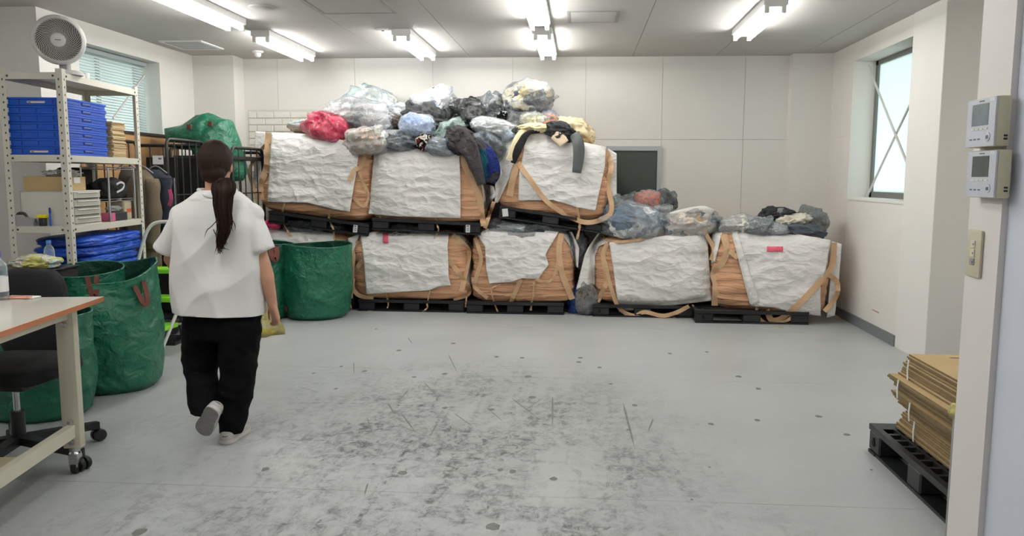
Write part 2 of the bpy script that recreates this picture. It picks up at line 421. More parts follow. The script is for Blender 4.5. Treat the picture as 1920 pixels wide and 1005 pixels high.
def catmull(pts, n):
    pts = [Vector(p) for p in pts]
    if len(pts) == 2: return [pts[0].lerp(pts[1], i/(n-1)) for i in range(n)]
    P = [pts[0]*2-pts[1]] + pts + [pts[-1]*2-pts[-2]]; out = []
    m_ = len(pts)-1
    for i in range(n):
        t = i/(n-1)*m_; k = min(int(t), m_-1); u = t-k
        a, b, c, d = P[k], P[k+1], P[k+2], P[k+3]
        out.append(((b*2) + (c-a)*u + (a*2-b*5+c*4-d)*u*u + (b*3-a-c*3+d)*u*u*u)*.5)
    return out
def ribbon(mb, pts, width, th=.003, nrm=(0, -1, 0), twist=None):
    n = len(pts); rs = []; nr = Vector(nrm)
    for i, p in enumerate(pts):
        t = pts[min(i+1, n-1)]-pts[max(i-1, 0)]
        if t.length < 1e-9: t = Vector((0, 0, 1))
        t.normalize(); sd = t.cross(nr)
        if sd.length < .15: sd = t.cross(Vector((1, 0, .2)))
        sd.normalize()
        if twist: sd = Matrix.Rotation(twist*math.sin(i*.55+p.x*9), 3, t) @ sd
        nn = sd.cross(t).normalized(); wv = width[i] if isinstance(width, list) else width
        rs.append([p-sd*wv/2-nn*th/2, p+sd*wv/2-nn*th/2, p+sd*wv/2+nn*th/2, p-sd*wv/2+nn*th/2])
    return mb.rings(rs)
def ns(p, f, seed=0.0): return noise.noise(Vector((p[0]*f+seed*13.7, p[1]*f+seed*7.3, p[2]*f-seed*3.1)))
def fold(p, f, seed=0.0): return 1-abs(ns(p, f, seed))*2.2
def poly_eval(pl, t):
    L = [0.0]
    for a, b in zip(pl, pl[1:]): L.append(L[-1]+math.hypot(b[0]-a[0], b[1]-a[1]))
    d = t*L[-1]
    for i in range(len(pl)-1):
        if d <= L[i+1] or i == len(pl)-2:
            u = (d-L[i])/max(L[i+1]-L[i], 1e-6); return (pl[i][0]+(pl[i+1][0]-pl[i][0])*u, pl[i][1]+(pl[i+1][1]-pl[i][1])*u)
def coons(top, right, bottom, left, nu, nv):
    g = []
    c00, c10, c01, c11 = top[0], top[-1], bottom[0], bottom[-1]
    for j in range(nv):
        v = j/(nv-1); row = []
        for i in range(nu):
            u = i/(nu-1); T = poly_eval(top, u); B = poly_eval(bottom, u); Lf = poly_eval(left, v); R = poly_eval(right, v)
            row.append(tuple((1-v)*T[k]+v*B[k]+(1-u)*Lf[k]+u*R[k]-((1-u)*(1-v)*c00[k]+u*(1-v)*c10[k]+(1-u)*v*c01[k]+u*v*c11[k]) for k in (0, 1)))
        g.append(row)
    return g

# ================================================================== SETTING
CEIL, YB, XR, XL = 2.76, 8.90, 2.69, -4.37
Y0 = -1.6
# floor: sub-floor plus vinyl sheets with seams
fl = struct(MB().bb(-5.6, 4.0, Y0, 9.1, -.06, -.004).build('floor', M_FGAP))
ys = [Y0, -.5, 1.40, 3.335, 5.43, 7.3, 9.0]
for a, b in zip(ys, ys[1:]):
    MB().bb(-5.5, 3.9, a+.0012, b-.0012, -.004, 0).build('floor_sheet', M_FLOOR, fl)
M_DENT = mat('floor_dent_dark', (112, 112, 109), .6, var=.2, vscale=30); M_SCR = mat('floor_scratch', (122, 122, 119), .7, var=.3, vscale=25)
dents = [(748,657,5,3),(705,617,3,2),(850,644,5,3),(931,669,5,2),(979,671,5,2.5),(1088,671,5,3),(1085,679,5,3),(1124,689,5,2.5),(1256,663,5,2.5),(1325,660,4,2),(1385,706,6,2.5),(1422,729,6,2.5),(1190,760,6,2.5),(1333,795,6,2.5),(1420,788,6,2.5),(1535,781,7,2.5),(1588,815,7,2.5),(990,706,7,3),(834,701,6,2.5),(776,707,5,2),(683,696,5,2.5),(834,765,6,4),(998,745,7,4.5),(921,768,6,3),(630,729,4,2),(605,863,3,4),(755,887,9,5),(938,881,6,4),(961,884,8,4),(1038,898,8,4),(498,880,8,9),(925,988,16,8),(262,998,14,7),(1297,937,3,2),(1330,876,3,2),(1178,806,4,2.5),(1634,881,3,2),(588,700,4,2),(1145,720,4,2),(640,687,4,2),(700,870,3,2)]
for i, (x, y, rx, ry) in enumerate(dents):
    R = rnd(i); c = PZ(x, y, 0.0); e = PZ(x+rx, y, 0.0); q = PZ(x, y+ry, 0.0); ax = (e-c).length*1.05; ay = min((q-c).length*1.05, ax*1.4)
    n = 12; ring = [Vector((c.x+math.cos(2*PI*k/n)*ax*R.uniform(.7, 1.05), c.y+math.sin(2*PI*k/n)*ay*R.uniform(.7, 1.05), .0006)) for k in range(n)]
    MB().add(ring, [tuple(range(n))]).build('floor_dent', M_DENT, fl)
scr = [(820,794,805,820,.016),(728,757,740,777,.02),(750,772,780,812,.02),(742,795,804,820,.012),(840,663,857,698,.014),(765,633,773,645,.014),(794,716,820,744,.014),(850,774,889,802,.014),(905,757,945,763,.01),(911,763,945,792,.012),(957,745,1012,787,.015),(984,770,1020,745,.014),(663,678,664,703,.012),(845,806,885,811,.016),(766,731,745,755,.02),(690,905,683,930,.016),(1036,743,1036,800,.02),(1168,755,1190,840,.025),(560,725,605,738,.01),(688,783,698,812,.012),(860,735,880,733,.008),(500,686,760,691,.006),(1225,785,1215,810,.02)]
for x0, y0, x1, y1, wd in scr:
    a, b = PZ(x0, y0, 0), PZ(x1, y1, 0); a.z = b.z = .0008; t = (b-a).normalized(); sd = Vector((-t.y, t.x, 0))*wd*.45; t1_, t2_ = a.lerp(b, .2), a.lerp(b, .75)
    MB().add([a, t1_-sd*.6, t2_-sd*.5, b, t2_+sd*.5, t1_+sd*.6], [(0, 1, 2, 3, 4, 5)]).build('floor_scratch', M_SCR, fl)
# ceiling
ce = struct(MB().bb(-5.6, 4.0, Y0, 9.1, CEIL+.004, CEIL+.1).build('ceiling', M_CGAP))
xs = [-5.5, -4.9, -3.99, -3.08, -2.17, -1.265, -.36, .545, 1.455, 2.365, 3.27, 3.9]
for a, b in zip(xs, xs[1:]):
    MB().bb(a+.0022, b-.0022, Y0, 9.0, CEIL, CEIL+.012).build('ceiling_panel', M_CEIL, ce)
# back wall with boards
wb = struct(MB().bb(-4.6, 3.1, YB, YB+.15, 0, CEIL).build('wall_back', M_WGAP))
sx = [-4.5, -3.5, -2.596, -1.695, -.79, .03, .881, 1.78, 2.26]
SH0, SH1, SHT = .27, .885, 1.775
for a, b in zip(sx, sx[1:]):
    for z0, z1 in ((.0, 1.85), (1.85, CEIL)):
        MB().bb(a+.0015, b-.0015, YB-.012, YB, z0+.0015, z1-.0015).build('wall_panel', M_WALL, wb)
struct(MB().bb(2.255, XR+.05, YB-.14, YB+.02, 0, CEIL).build('wall_column_right', M_WALL))
cl = PZ(365, 104, CEIL); cr = PY(437, 112, cl.y)
struct(MB().bb(XL-.1, cr.x, cl.y, YB+.02, 0, CEIL).build('wall_column_left', M_WALL))
# right wall around the window, set-back pillar, recess wall
WY0, WY1, WZ0, WZ1 = 6.70, 8.12, 1.235, 2.583
wr = struct(MB().bb(XR, XR+.3, 6.4, WY0, 0, CEIL).bb(XR, XR+.3, WY1, YB, 0, CEIL).bb(XR, XR+.3, WY0, WY1, 0, WZ0).bb(XR, XR+.3, WY0, WY1, WZ1, CEIL).build('wall_right', M_WALLR))
for z0, z1 in ((.09, 1.85), (1.853, CEIL)):
    MB().bb(XR-.004, XR, WY1+.001, YB, z0, z1).build('wall_panel', M_WALLR, wr)
MB().bb(XR-.004, XR, 6.72, WY1-.001, .09, WZ0).build('wall_panel', M_WALLR, wr)
MB().bb(XR-.004, XR, 6.72, WY1-.001, WZ1, CEIL).build('wall_panel', M_WALLR, wr)
M_MARK = mat('wall_scuff', (150, 120, 112), .8); M_MARK2 = mat('wall_scuff_grey', (190, 184, 178), .8)
for a, b, h, mk in (((1635, 581), (1648, 588), .012, M_MARK), ((1684, 570), (1690, 597), .0, None)):
    if mk:
        p, q = PXW(*a, XR-.0052), PXW(*b, XR-.0052)
        MB().add([p, q, q+Vector((0, 0, h)), p+Vector((0, 0, h*.6))], [(0, 1, 2, 3)]).build('wall_mark', mk, wr)
PLY = 6.14
struct(MB().bb(2.68, 3.6, PLY, 6.715, 0, CEIL).build('wall_pillar_right', M_WALL))
wq = struct(MB().bb(3.35, 3.5, 2.3, PLY, 0, CEIL).build('wall_right_recess', M_WALL))
struct(MB().bb(2.671, 2.69-.001, 6.72, YB-.14, .0, .095).build('baseboard_right', M_BASE))
MB().bb(2.682, 3.35, PLY-.004, PLY, 1.95, CEIL).build('wall_panel', M_WALL, wq)
MB().bb(2.682, 3.35, PLY-.004, PLY, 0, 1.947).build('wall_panel', M_WALL, wq)
# near right jamb (wall we look past)
JX, JY0, JY1 = 1.18, 2.28, 2.463
struct(MB().bb(JX, 3.5, JY0, JY1, 0, CEIL).build('wall_front', mat('jamb_paint', (226, 222, 218), .6)))
M_STEEL = mat('blue_white_steel', (214, 219, 232), .4)
struct(MB().bb(JX+.018, JX+.3, .6, JY0-.0005, 0, CEIL).bb(JX+.006, JX+.05, 1.2, 2.1, 0, CEIL).build('trim_1', M_STEEL))
# left wall with window, set-back near corner
LY0, LY1, LZ0, LZ1 = 6.62, 7.93, 1.30, 2.58
struct(MB().bb(XL-.35, XL, 6.112, LY0, 0, CEIL).bb(XL-.35, XL, LY1, 8.7, 0, CEIL).bb(XL-.35, XL, LY0, LY1, 0, LZ0).bb(XL-.35, XL, LY0, LY1, LZ1, CEIL).build('wall_left', M_WALL))
struct(MB().bb(-5.6, XL-.34, 6.112, 6.3, 0, CEIL).build('wall_left_return', M_WALL))
struct(MB().bb(-5.6, -5.45, Y0, 6.112, 0, CEIL).build('wall_left_near', M_WALL))
struct(MB().bb(-5.6, 3.6, Y0-.1, Y0, 0, CEIL).build('wall_behind', M_WALL))
struct(MB().bb(JX+.31, JX+.4, Y0, 2.28, 0, CEIL).build('wall_right_near', M_WALL))

# ------------------------------------------------------------------ windows
M_ALU = mat('grey_aluminium', (124, 126, 122), .4, metal=.6)
M_FROST = translucent_mat('frosted_glass', (232, 243, 240), .85)
w2 = struct(MB().bb(2.90, 2.945, WY0, 7.20, WZ0, WZ1).bb(2.90, 2.945, 8.06, WY1, WZ0, WZ1).bb(2.90, 2.945, WY0, WY1, WZ1-.045, WZ1).bb(2.90, 2.945, WY0, WY1, WZ0, WZ0+.06).build('window_1', M_ALU))
MB().bb(2.918, 2.924, 7.20, 8.06, WZ0+.06, WZ1-.045).build('pane', M_FROST, w2)
MB().bb(XR-.012, 2.90, WY0, WY1, WZ0-.022, WZ0+.004).build('window_sill', M_WALL, w2)
M_WBAR = mat('white_bar', (205, 203, 200), .5)
a, b = PXW(1627, 122, 2.80), PXW(1703, 312, 2.80); c, d = PXW(1622, 367, 2.80), PXW(1711, 175, 2.80)
br = thing('window_brace', 'crossed white bars bracing the frosted window in the right wall', 'window brace', (2.80, 7.5, WZ0))
MB().tube([a, b], .011, 8).build('bar', M_WBAR, br, 60); MB().tube([c+Vector((.022, 0, 0)), d+Vector((.022, 0, 0))], .011, 8).build('bar', M_WBAR, br, 60)
w1 = struct(MB().bb(-4.66, -4.61, LY0, LY0+.05, LZ0, LZ1).bb(-4.66, -4.61, LY1-.05, LY1, LZ0, LZ1).bb(-4.66, -4.61, LY0, LY1, LZ1-.05, LZ1).bb(-4.66, -4.61, LY0, LY1, LZ0, LZ0+.05).bb(-4.66, -4.61, 7.25, 7.29, LZ0, LZ1).build('window_2', M_ALU))
MB().bb(-4.64, -4.635, LY0+.05, 7.25, LZ0+.05, LZ1-.05).build('pane', M_FROST, w1)
MB().bb(-4.64, -4.635, 7.29, LY1-.05, LZ0+.05, LZ1-.05).build('pane', M_FROST, w1)
bl = thing('window_blind', 'white venetian blind lowered over the left wall window', 'blind', (-4.52, 7.25, LZ0))
M_SLAT = translucent_mat('blind_slat', (232, 238, 238), .35)
by0, by1 = LY0+.02, LY1-.03
MB().bb(-4.55, -4.49, by0, by1, LZ1-.045, LZ1-.004).build('headrail', mat('blind_rail', (150, 160, 160), .5), bl)
sm = None; z = LZ1-.06
while z > LZ0+.04:
    if sm is None:
        g = []
        for i in range(5):
            t = -1+i*.5; g.append([Vector((t*.0125, by0-7.25, -.006*t*t+t*.008)), Vector((t*.0125, by1-7.25, -.006*t*t+t*.008))])
        sm = MB().grid(g).mesh('slat'); sm.materials.append(M_SLAT)
    o = link('slat', sm, bl, 180); o.location = (0, 0, z-LZ0); z -= .0265
for yy in (by0+.2, by1-.2): MB().tube([(-4.52, yy, LZ0+.04), (-4.52, yy, LZ1-.05)], .0016, 6).build('ladder_cord', M_WBAR, bl)
p0, p1 = PXW(270, 142, -4.42), PXW(212, 222, -4.42)
tag(MB().tube([p0, p1], .009, 8).build('window_brace', M_WBAR, None, 60), 'slanted white bar across the blind on the left wall', 'window brace')
# dark window on back wall
w3 = struct(MB().bb(SH0, SH1, YB-.05, YB-.012, SHT-.05, SHT).bb(SH1-.045, SH1, YB-.05, YB-.012, .85, SHT-.05).bb(SH0, SH0+.045, YB-.05, YB-.012, .85, SHT-.05).bb(SH0, SH1, YB-.05, YB-.012, .85, .90).build('window_3', mat('pale_aluminium', (176, 182, 186), .35, metal=.3)))
MB().bb(SH0+.045, SH1-.045, YB-.032, YB-.014, .90, SHT-.05).build('pane', mat('dark_green_glass', (62, 72, 66), .3, var=.1, vscale=2), w3)
# white brick-relief panel
bp_ = thing('brick_panel', 'white embossed brick pattern foam panel stuck on the back wall', 'wall panel', (-3.35, YB-.02, .6))
M_BRK = mat('foam_brick', (226, 226, 218), .6, bump=.35, bscale=40); bx0, bx1, bz0, bz1 = cr.x+.04, -2.75, .62, 2.185
MB().bb(bx0, bx1, YB-.018, YB-.013, bz0, bz1).build('backing', mat('foam_backing', (206, 206, 198), .7), bp_)
bmx = {}
def brick_mesh(wd):
    k = round(wd, 3)
    if k not in bmx:
        bmx[k] = MB().bbox((0, 0, 0), (wd/2-.004, .006, .034), .005, None, 1).mesh('brick'); bmx[k].materials.append(M_BRK)
    return bmx[k]
row = 0; z = bz0+.04
while z < bz1:
    x = bx0 - (0.1 if row % 2 else 0)
    while x < bx1-.01:
        a, b = max(x, bx0), min(x+.2, bx1)
        if b-a > .03:
            o = link('brick', brick_mesh(b-a), bp_); o.location = Vector(((a+b)/2, YB-.022, z))-bp_.location
        x += .2
    z += .077; row += 1

# ------------------------------------------------------------------ lamps
M_LBODY = mat('lamp_body', (232, 232, 230), .4)
mt, nt, b = base('tube_glow'); b.inputs['Emission Color'].default_value = (1.0, .985, .95, 1); b.inputs['Emission Strength'].default_value = TUBE; b.inputs['Base Color'].default_value = (1, 1, 1, 1); M_TUBE = mt
def lamp(label, x, y0, y1):
    L = y1-y0; t = thing('ceiling_lamp', label, 'ceiling lamp', (x, (y0+y1)/2, CEIL), 'twin tube ceiling lamps')
    c = t.location
    prof = [(-.088, 0), (-.088, -.05), (-.05, -.064), (.05, -.064), (.088, -.05), (.088, 0)]
    MB().rings([[Vector((x+px, yy, CEIL+pz)) for px, pz in prof] for yy in (y0, y1)]).build('housing', M_LBODY, t)
    for s in (-1, 1):
        MB().tube([(x+s*.062, y0+.04, CEIL-.086), (x+s*.062, y1-.04, CEIL-.086)], .016, 10).build('tube', M_TUBE, t, 60)
        for yy in (y0+.025, y1-.025):
            MB().bbox((x+s*.062, yy, CEIL-.076), (.018, .016, .03), .006).build('socket', M_LBODY, t)
lamp('twin tube lamp nearest the left wall, cut by the photo top edge', -2.98, 5.42, 6.68)
lamp('twin tube lamp above the green bag by the back wall', -2.98, 7.18, 8.44)
lamp('short-looking twin tube lamp above the pile of bags, left of centre', -1.66, 7.18, 8.44)
lamp('nearer of the two twin tube lamps in the middle ceiling row', -.37, 5.52, 6.78)
lamp('farther twin tube lamp in the middle row beside the back wall', -.37, 7.18, 8.44)
lamp('twin tube lamp slanting at the right side of the ceiling', 1.43, 6.10, 7.36)
lamp('added unseen twin tube lamp overhead left, above the work table', -2.98, 2.4, 3.66)  # out of view, added for light on the near left side
lamp('added unseen twin tube lamp overhead in the middle of the room', -.37, 2.6, 3.86)  # added lamp above the frame, brightens the near middle of the room
lamp('added unseen twin tube lamp overhead right, above the cardboard stack', 2.1, 3.4, 4.66)  # unseen lamp, added for light on the near right side
lamp('added unseen twin tube lamp overhead, second row from the left wall', -1.66, 2.0, 3.26)  # unseen lamp added to brighten the back of the white shirt
lamp('added unseen twin tube lamp behind the viewer', -1.6, -.4, .86)  # extra lamp added behind the camera for more light
# ceiling fittings
def ceil_quad(pts): return [PZ(x, y, CEIL-.001) for x, y in pts]
def hatch(label, x0, x1, y0, y1, mname='ceiling_hatch', cat='hatch'):
    t = thing(mname, label, cat, ((x0+x1)/2, (y0+y1)/2, CEIL))
    fr = MB(); f = .022
    for q in ((x0, x1, y0, y0+f), (x0, x1, y1-f, y1), (x0, x0+f, y0+f, y1-f), (x1-f, x1, y0+f, y1-f)): fr.bb(*q, CEIL-.006, CEIL-.0002)
    fr.build('frame', mat('hatch_frame', (150, 149, 146), .5), t); MB().bb(x0+f+.004, x1-f-.004, y0+f+.004, y1-f-.004, CEIL-.004, CEIL-.0002).build('door', M_CEIL, t)
a, b = PZ(1065, 42, CEIL), PZ(1168, 20, CEIL); hatch('square ceiling access hatch right of the middle lamps', a.x, b.x-.02, b.y, a.y) if b.y < a.y else hatch('square ceiling access hatch right of the middle lamps', a.x, a.x+.55, a.y-.55, a.y)
a = PZ(745, 24, CEIL); hatch('square ceiling hatch at the top edge between the left lamps', a.x-.62, a.x, a.y-.62, a.y)
a = PZ(420, 91, CEIL)
t = thing('ceiling_vent', 'square slotted ceiling vent near the left wall', 'vent', (a.x-.2, a.y-.25, CEIL))
MB().bb(a.x-.44, a.x, a.y-.5, a.y, CEIL-.012, CEIL-.0002).build('frame', M_LBODY, t)
MB().bb(a.x-.40, a.x-.04, a.y-.46, a.y-.04, CEIL-.0135, CEIL-.0122).build('grille', mat('vent_dark', (92, 92, 90), .7), t)
for k in range(9): MB().bb(a.x-.40, a.x-.04, a.y-.445+k*.048, a.y-.437+k*.048, CEIL-.018, CEIL-.0136).build('louvre', M_LBODY, t)
a = PZ(483, 96, CEIL); t = thing('smoke_detector', 'white domed smoke detector above the back left corner', 'smoke detector', (a.x, a.y, CEIL))
MB().lathe((a.x, a.y, CEIL), [(.06, -.0002), (.06, -.012), (.045, -.02)], 20).build('base', M_LBODY, t, 40)
MB().lathe((a.x, a.y, CEIL), [(.036, -.02), (.036, -.045), (.026, -.06), (.008, -.066)], 20).build('dome', M_LBODY, t, 40)
a = PZ(490, 13, CEIL); tag(MB().lathe((a.x, a.y, CEIL), [(.1, -.0002), (.1, -.008), (.085, -.014)], 28).build('ceiling_cover', M_CEIL, None, 40, a.copy()), 'round blank cover plate on the ceiling near the left lamp', 'cover plate')
a = PZ(718, 54, CEIL); t = thing('ceiling_sensor', 'tiny square sensor on the ceiling between lamps', 'sensor', (a.x, a.y, CEIL))
MB().bbox((a.x, a.y, CEIL-.008), (.05, .05, .0078), .004).build('plate', M_LBODY, t); MB().lathe((a.x, a.y, CEIL-.016), [(.014, 0), (.012, -.006)], 12).build('eye', M_GAP, t, 40)

# ================================================================== PALLETS
def pallet(label, c, wd, dp, h=.125, ry=0.0, rz=0.0, tags=(), group='black plastic pallets'):
    """c = centre of the underside; deck bars, bottom bars and nine blocks"""
    t = thing('plastic_pallet', label, 'pallet', c, group, rz, ry)
    O = Vector((0, 0, 0))
    def part(mb, name, m_): return mb.build(name, m_, t, None, O)
    d = MB(); x, y = wd/2, dp/2
    for q in ((-x, x, -y, -y+.1), (-x, x, y-.1, y), (-x, -x+.03, -y+.1, y-.1), (-x+.085, -x+.1, -y+.1, y-.1), (x-.03, x, -y+.1, y-.1), (x-.1, x-.085, -y+.1, y-.1), (-.06, .06, -y+.1, y-.1)): d.bb(*q, h-.03, h)
    k = -y+.1
    while k < y-.1:
        d.bb(-x+.03, -x+.085, k, k+.022, h-.028, h-.0005); d.bb(x-.085, x-.03, k, k+.022, h-.028, h-.0005); k += .09
    k = -y+.16
    while k < y-.14:
        d.bb(-x+.1, -.06, k, k+.05, h-.024, h-.001); d.bb(.06, x-.1, k, k+.05, h-.024, h-.001); k += .1
    part(d, 'deck', M_BLKPL)
    d = MB()
    for q in ((-x, x, -y+.004, -y+.09), (-x, x, y-.09, y-.004), (-x+.004, -x+.1, -y+.09, y-.09), (x-.1, x-.004, -y+.09, y-.09), (-.05, .05, -y+.09, y-.09)): d.bb(*q, 0, .016)
    part(d, 'bottom_frame', M_BLKPL)
    bw = .085
    for bx in (-x+bw+.002, 0, x-bw-.002):
        for by in (-y+.072, 0, y-.072): part(MB().bbox((bx, by, h/2-.007), (bw, .07, h/2-.0235), .008, None, 1), 'block', M_BLKPL)
    for bx in tags:
        q = MB().bb(bx-.022, bx+.022, -y-.0005, -y+.003, .022, h-.025); part(q, 'paper_label', M_LABEL)
        q = MB()
        for i in range(4): q.bb(bx-.014, bx+.012, -y-.0012, -y-.0004, .035+i*.011, .039+i*.011)
        q.bb(bx-.015, bx+.01, -y-.0012, -y-.0004, h-.042, h-.032); part(q, 'label_print', M_BLKPL)
    return t
def keyhole(t, x, y, z):
    MB().lathe((x, y, z), [(.008, 0), (.008, -.002)], 12, 'y').build('keyhole', mat('hole_black', (6, 6, 7), .9), t, None, Vector((0, 0, 0)))
    MB().lathe((x, y, z-.018), [(.016, 0), (.016, -.002)], 12, 'y').build('keyhole', mat('hole_black', (6, 6, 7), .9), t, None, Vector((0, 0, 0)))

# ================================================================== BULK BAGS
class Bag: pass
def bulk_bag(label, quad, yl, yr, dep, seed, n=34, kk=7.0, swell=1.05):
    TL, TR, BR, BL = [PY(q[0], q[1], yy) for q, yy in zip(quad, (yl, yr, yr, yl))]
    cen = (TL+TR+BR+BL)/4
    b = Bag(); b.yl, b.yr, b.xl, b.xr = yl, yr, (TL.x+BL.x)/2, (TR.x+BR.x)/2
    b.dep = dep; b.top = (TL.z+TR.z)/2
    b.root = thing('bulk_bag', label, 'bulk bag', (cen.x, cen.y+dep/2, min(BL.z, BR.z)), 'tan bulk bags stacked on pallets')
    vs, idx, fs = [], {}, []
    def vid(p):
        k = tuple(round(c*n) for c in p)
        if k not in idx: idx[k] = len(vs); vs.append(Vector(p))
        return idx[k]
    for ax in range(3):
        for sg in (-1, 1):
            for i in range(n):
                for j in range(n):
                    q = []
                    for di, dj in ((0, 0), (1, 0), (1, 1), (0, 1)):
                        u, v = -1+2*(i+di)/n, -1+2*(j+dj)/n
                        p = [0, 0, 0]; p[ax] = sg; p[(ax+1) % 3] = u; p[(ax+2) % 3] = v; q.append(vid(p))
                    fs.append(q if sg > 0 else q[::-1])
    out = []
    for p in vs:
        s_ = swell/(abs(p.x)**kk+abs(p.y)**kk+abs(p.z)**kk)**(1/kk)
        q = p*s_; u, v, d = (q.x+1)/2, (q.z+1)/2, (q.y+1)/2
        P = (BL*(1-u)+BR*u)*(1-v)+(TL*(1-u)+TR*u)*v; P = P+Vector((0, d*dep, 0))
        nrm = p.normalized()
        sag = 1.0-.5*max(0, v)**2
        w_ = (fold((P.x*.5, P.y*.5, P.z*2.6), 4.2, seed)*.018 + ns((P.x*.8, P.y, P.z*1.5), 3.0, seed+5)*.022 + fold((P.x*.8, P.y, P.z*3.2), 8, seed+9)*.010)*sag
        P = P+Vector((nrm.x, nrm.y, nrm.z*.5))*w_
        P.y = min(P.y, YB-.03)
        out.append(P)
    mb = MB(); mb.add(out, fs); o = mb.build('bag_body', M_TAN, b.root, 180)
    b.bvhs = [BVHTree.FromPolygons(out, fs)]
    return b
def yfront(b, px):
    x = PY(px, 450, (b.yl+b.yr)/2).x; u = min(1, max(0, (x-b.xl)/(b.xr-b.xl))); return b.yl+(b.yr-b.yl)*u
def hit(b, px, py):
    d = ray(px, py).normalized(); best = None
    for t in b.bvhs:
        r = t.ray_cast(EYE, d)
        if r[0] is not None and (best is None or r[0].y < best): best = r[0].y
    return best
def flap(b, top, right, bottom, left, seed, nu=64, nv=54, amp=.011, off=.012, name='cover_flap', m_=None, lift=0.0, crease=4.5):
    g = coons(top, right, bottom, left, nu, nv)
    H = [[hit(b, *p) for p in r] for r in g]
    Yv = [[(h if h is not None else yfront(b, g[j][i][0])+.05+lift) for i, h in enumerate(r)] for j, r in enumerate(H)]
    for it in range(5):
        Z = [r[:] for r in Yv]
        for j in range(nv):
            for i in range(nu):
                nb = [Z[jj][ii] for jj, ii in ((j-1, i), (j+1, i), (j, i-1), (j, i+1)) if 0 <= jj < nv and 0 <= ii < nu]
                v = (Z[j][i]+sum(nb))/(1+len(nb)); h = H[j][i]
                Yv[j][i] = min(v, h) if h is not None else v
    out = []
    for j in range(nv):
        row = []
        for i in range(nu):
            p = PY(g[j][i][0], g[j][i][1], Yv[j][i])
            e = min(1.0, 6*min(j/nv+.15, 1))
            wv = fold((p.x, p.x*.3, p.z*1.2), crease, seed)*.55 + fold((p.x*1.1+p.z*.6, 0, p.z-p.x*.4), crease*2.1, seed+3)*.5 + ns((p.x, 0, p.z), 3, seed+7)*.6
            p.y -= off+amp*.9+wv*amp*e
            row.append(p)
        out.append(row)
    mb = MB(); mb.sheet(out, .004)
    o = mb.build(name, m_ or M_WHITE, b.root, 180)
    b.bvhs.append(BVHTree.FromPolygons(mb.v, mb.f))
    return o
def strap(b, pts, wd=.05, off=.016, name='strap', n=None, m_=None, twist=.25, yo=0.0, free=None):
    n = n or max(14, len(pts)*7)
    P = catmull([(p[0], p[1], 0) for p in pts], n); ys_ = []
    for p in P:
        h = hit(b, p.x, p.y); ys_.append(h-off if h is not None else None)
    last = next((y for y in ys_ if y is not None), None)
    fb = [yfront(b, p.x)+yo for p in P]
    ys_ = [y if y is not None else fb[i] for i, y in enumerate(ys_)]
    for it in range(4): ys_ = [min(ys_[i], (ys_[max(i-1, 0)]+ys_[i]+ys_[min(i+1, n-1)])/3) if hit(b, P[i].x, P[i].y) else (ys_[max(i-1, 0)]+ys_[i]+ys_[min(i+1, n-1)])/3 for i in range(n)]
    mb = ribbon(MB(), [PY(p.x, p.y, y) for p, y in zip(P, ys_)], wd, .004, (0, -1, 0), twist)
    return mb.build(name, m_ or M_TANRIB, b.root, 40)
def tie(b, pts, wd=.018, **kw): return strap(b, pts, wd, name='tie_tape', twist=1.0, **kw)
def tape(b, x0, y0, x1, y1):
    g = [[PY(x0+(x1-x0)*i/5, y0+(y1-y0)*j/5, (hit(b, x0+(x1-x0)*i/5, y0+(y1-y0)*j/5) or yfront(b, x0))-.010) for i in range(6)] for j in range(6)]
    MB().sheet(g, .0006).build('pink_tape', M_PINK, b.root, 180)
def side(b, poly4, seed, yo=.12):
    """loose white flap beside the body: quad given as four polylines"""
    t, r, bo, l = poly4
    return flap(b, t, r, bo, l, seed, 14, 22, .008, .01, 'side_flap', None, yo)

# lower row -------------------------------------------------------
b0 = bulk_bag('tan bulk bag half hidden behind the two green bags', [(478, 432), (652, 440), (655, 552), (478, 540)], 8.12, 8.10, .74, 1)
flap(b0, [(486, 432), (560, 428), (628, 437)], [(628, 437), (630, 520)], [(486, 515), (630, 520)], [(486, 432), (486, 515)], 11)
b1 = bulk_bag('tan bulk bag on the floor with pink tape on its top edge', [(666, 437), (866, 438), (872, 562), (662, 556)], 8.05, 8.02, .8, 2)
flap(b1, [(676, 437), (720, 433), (843, 433)], [(843, 433), (840, 460), (842, 517), (846, 534)], [(688, 551), (731, 548), (805, 544), (823, 537), (846, 534)], [(676, 437), (683, 484), (688, 551)], 12)
side(b1, ([(857, 438), (868, 441)], [(868, 441), (884, 456), (896, 480), (888, 512), (884, 540)], [(875, 536), (884, 540)], [(857, 438), (876, 462), (880, 490), (875, 536)]), 13, -.02)
side(b1, ([(654, 446), (676, 438)], [(676, 438), (664, 470), (656, 500)], [(650, 498), (656, 500)], [(654, 446), (650, 498)]), 14, .0)
strap(b1, [(672, 452), (664, 470), (660, 511), (657, 559)], .05); strap(b1, [(679, 489), (667, 508), (661, 535), (672, 553), (700, 560)], .045)
strap(b1, [(849, 440), (866, 456), (879, 474), (871, 519), (865, 547)], .055); strap(b1, [(843, 488), (859, 511), (879, 539), (875, 553), (850, 560)], .05)
tie(b1, [(657, 559), (656, 568), (659, 579)]); tie(b1, [(724, 549), (728, 569), (726, 578)]); tie(b1, [(806, 545), (801, 569), (801, 577), (790, 588)]); tie(b1, [(875, 553), (874, 565), (873, 576)])
tape(b1, 718, 431, 728, 456)
b2 = bulk_bag('tan bulk bag on the floor whose white flap ends in a ragged corner', [(890, 432), (1064, 436), (1072, 565), (884, 563)], 8.04, 8.0, .8, 3)
flap(b2, [(896, 440), (914, 428), (985, 429), (1048, 434)], [(1048, 434), (1023, 477), (1029, 496), (1019, 509), (1009, 523)], [(918, 531), (960, 528), (979, 521), (1009, 523)], [(896, 440), (910, 463), (912, 504), (918, 531)], 15)
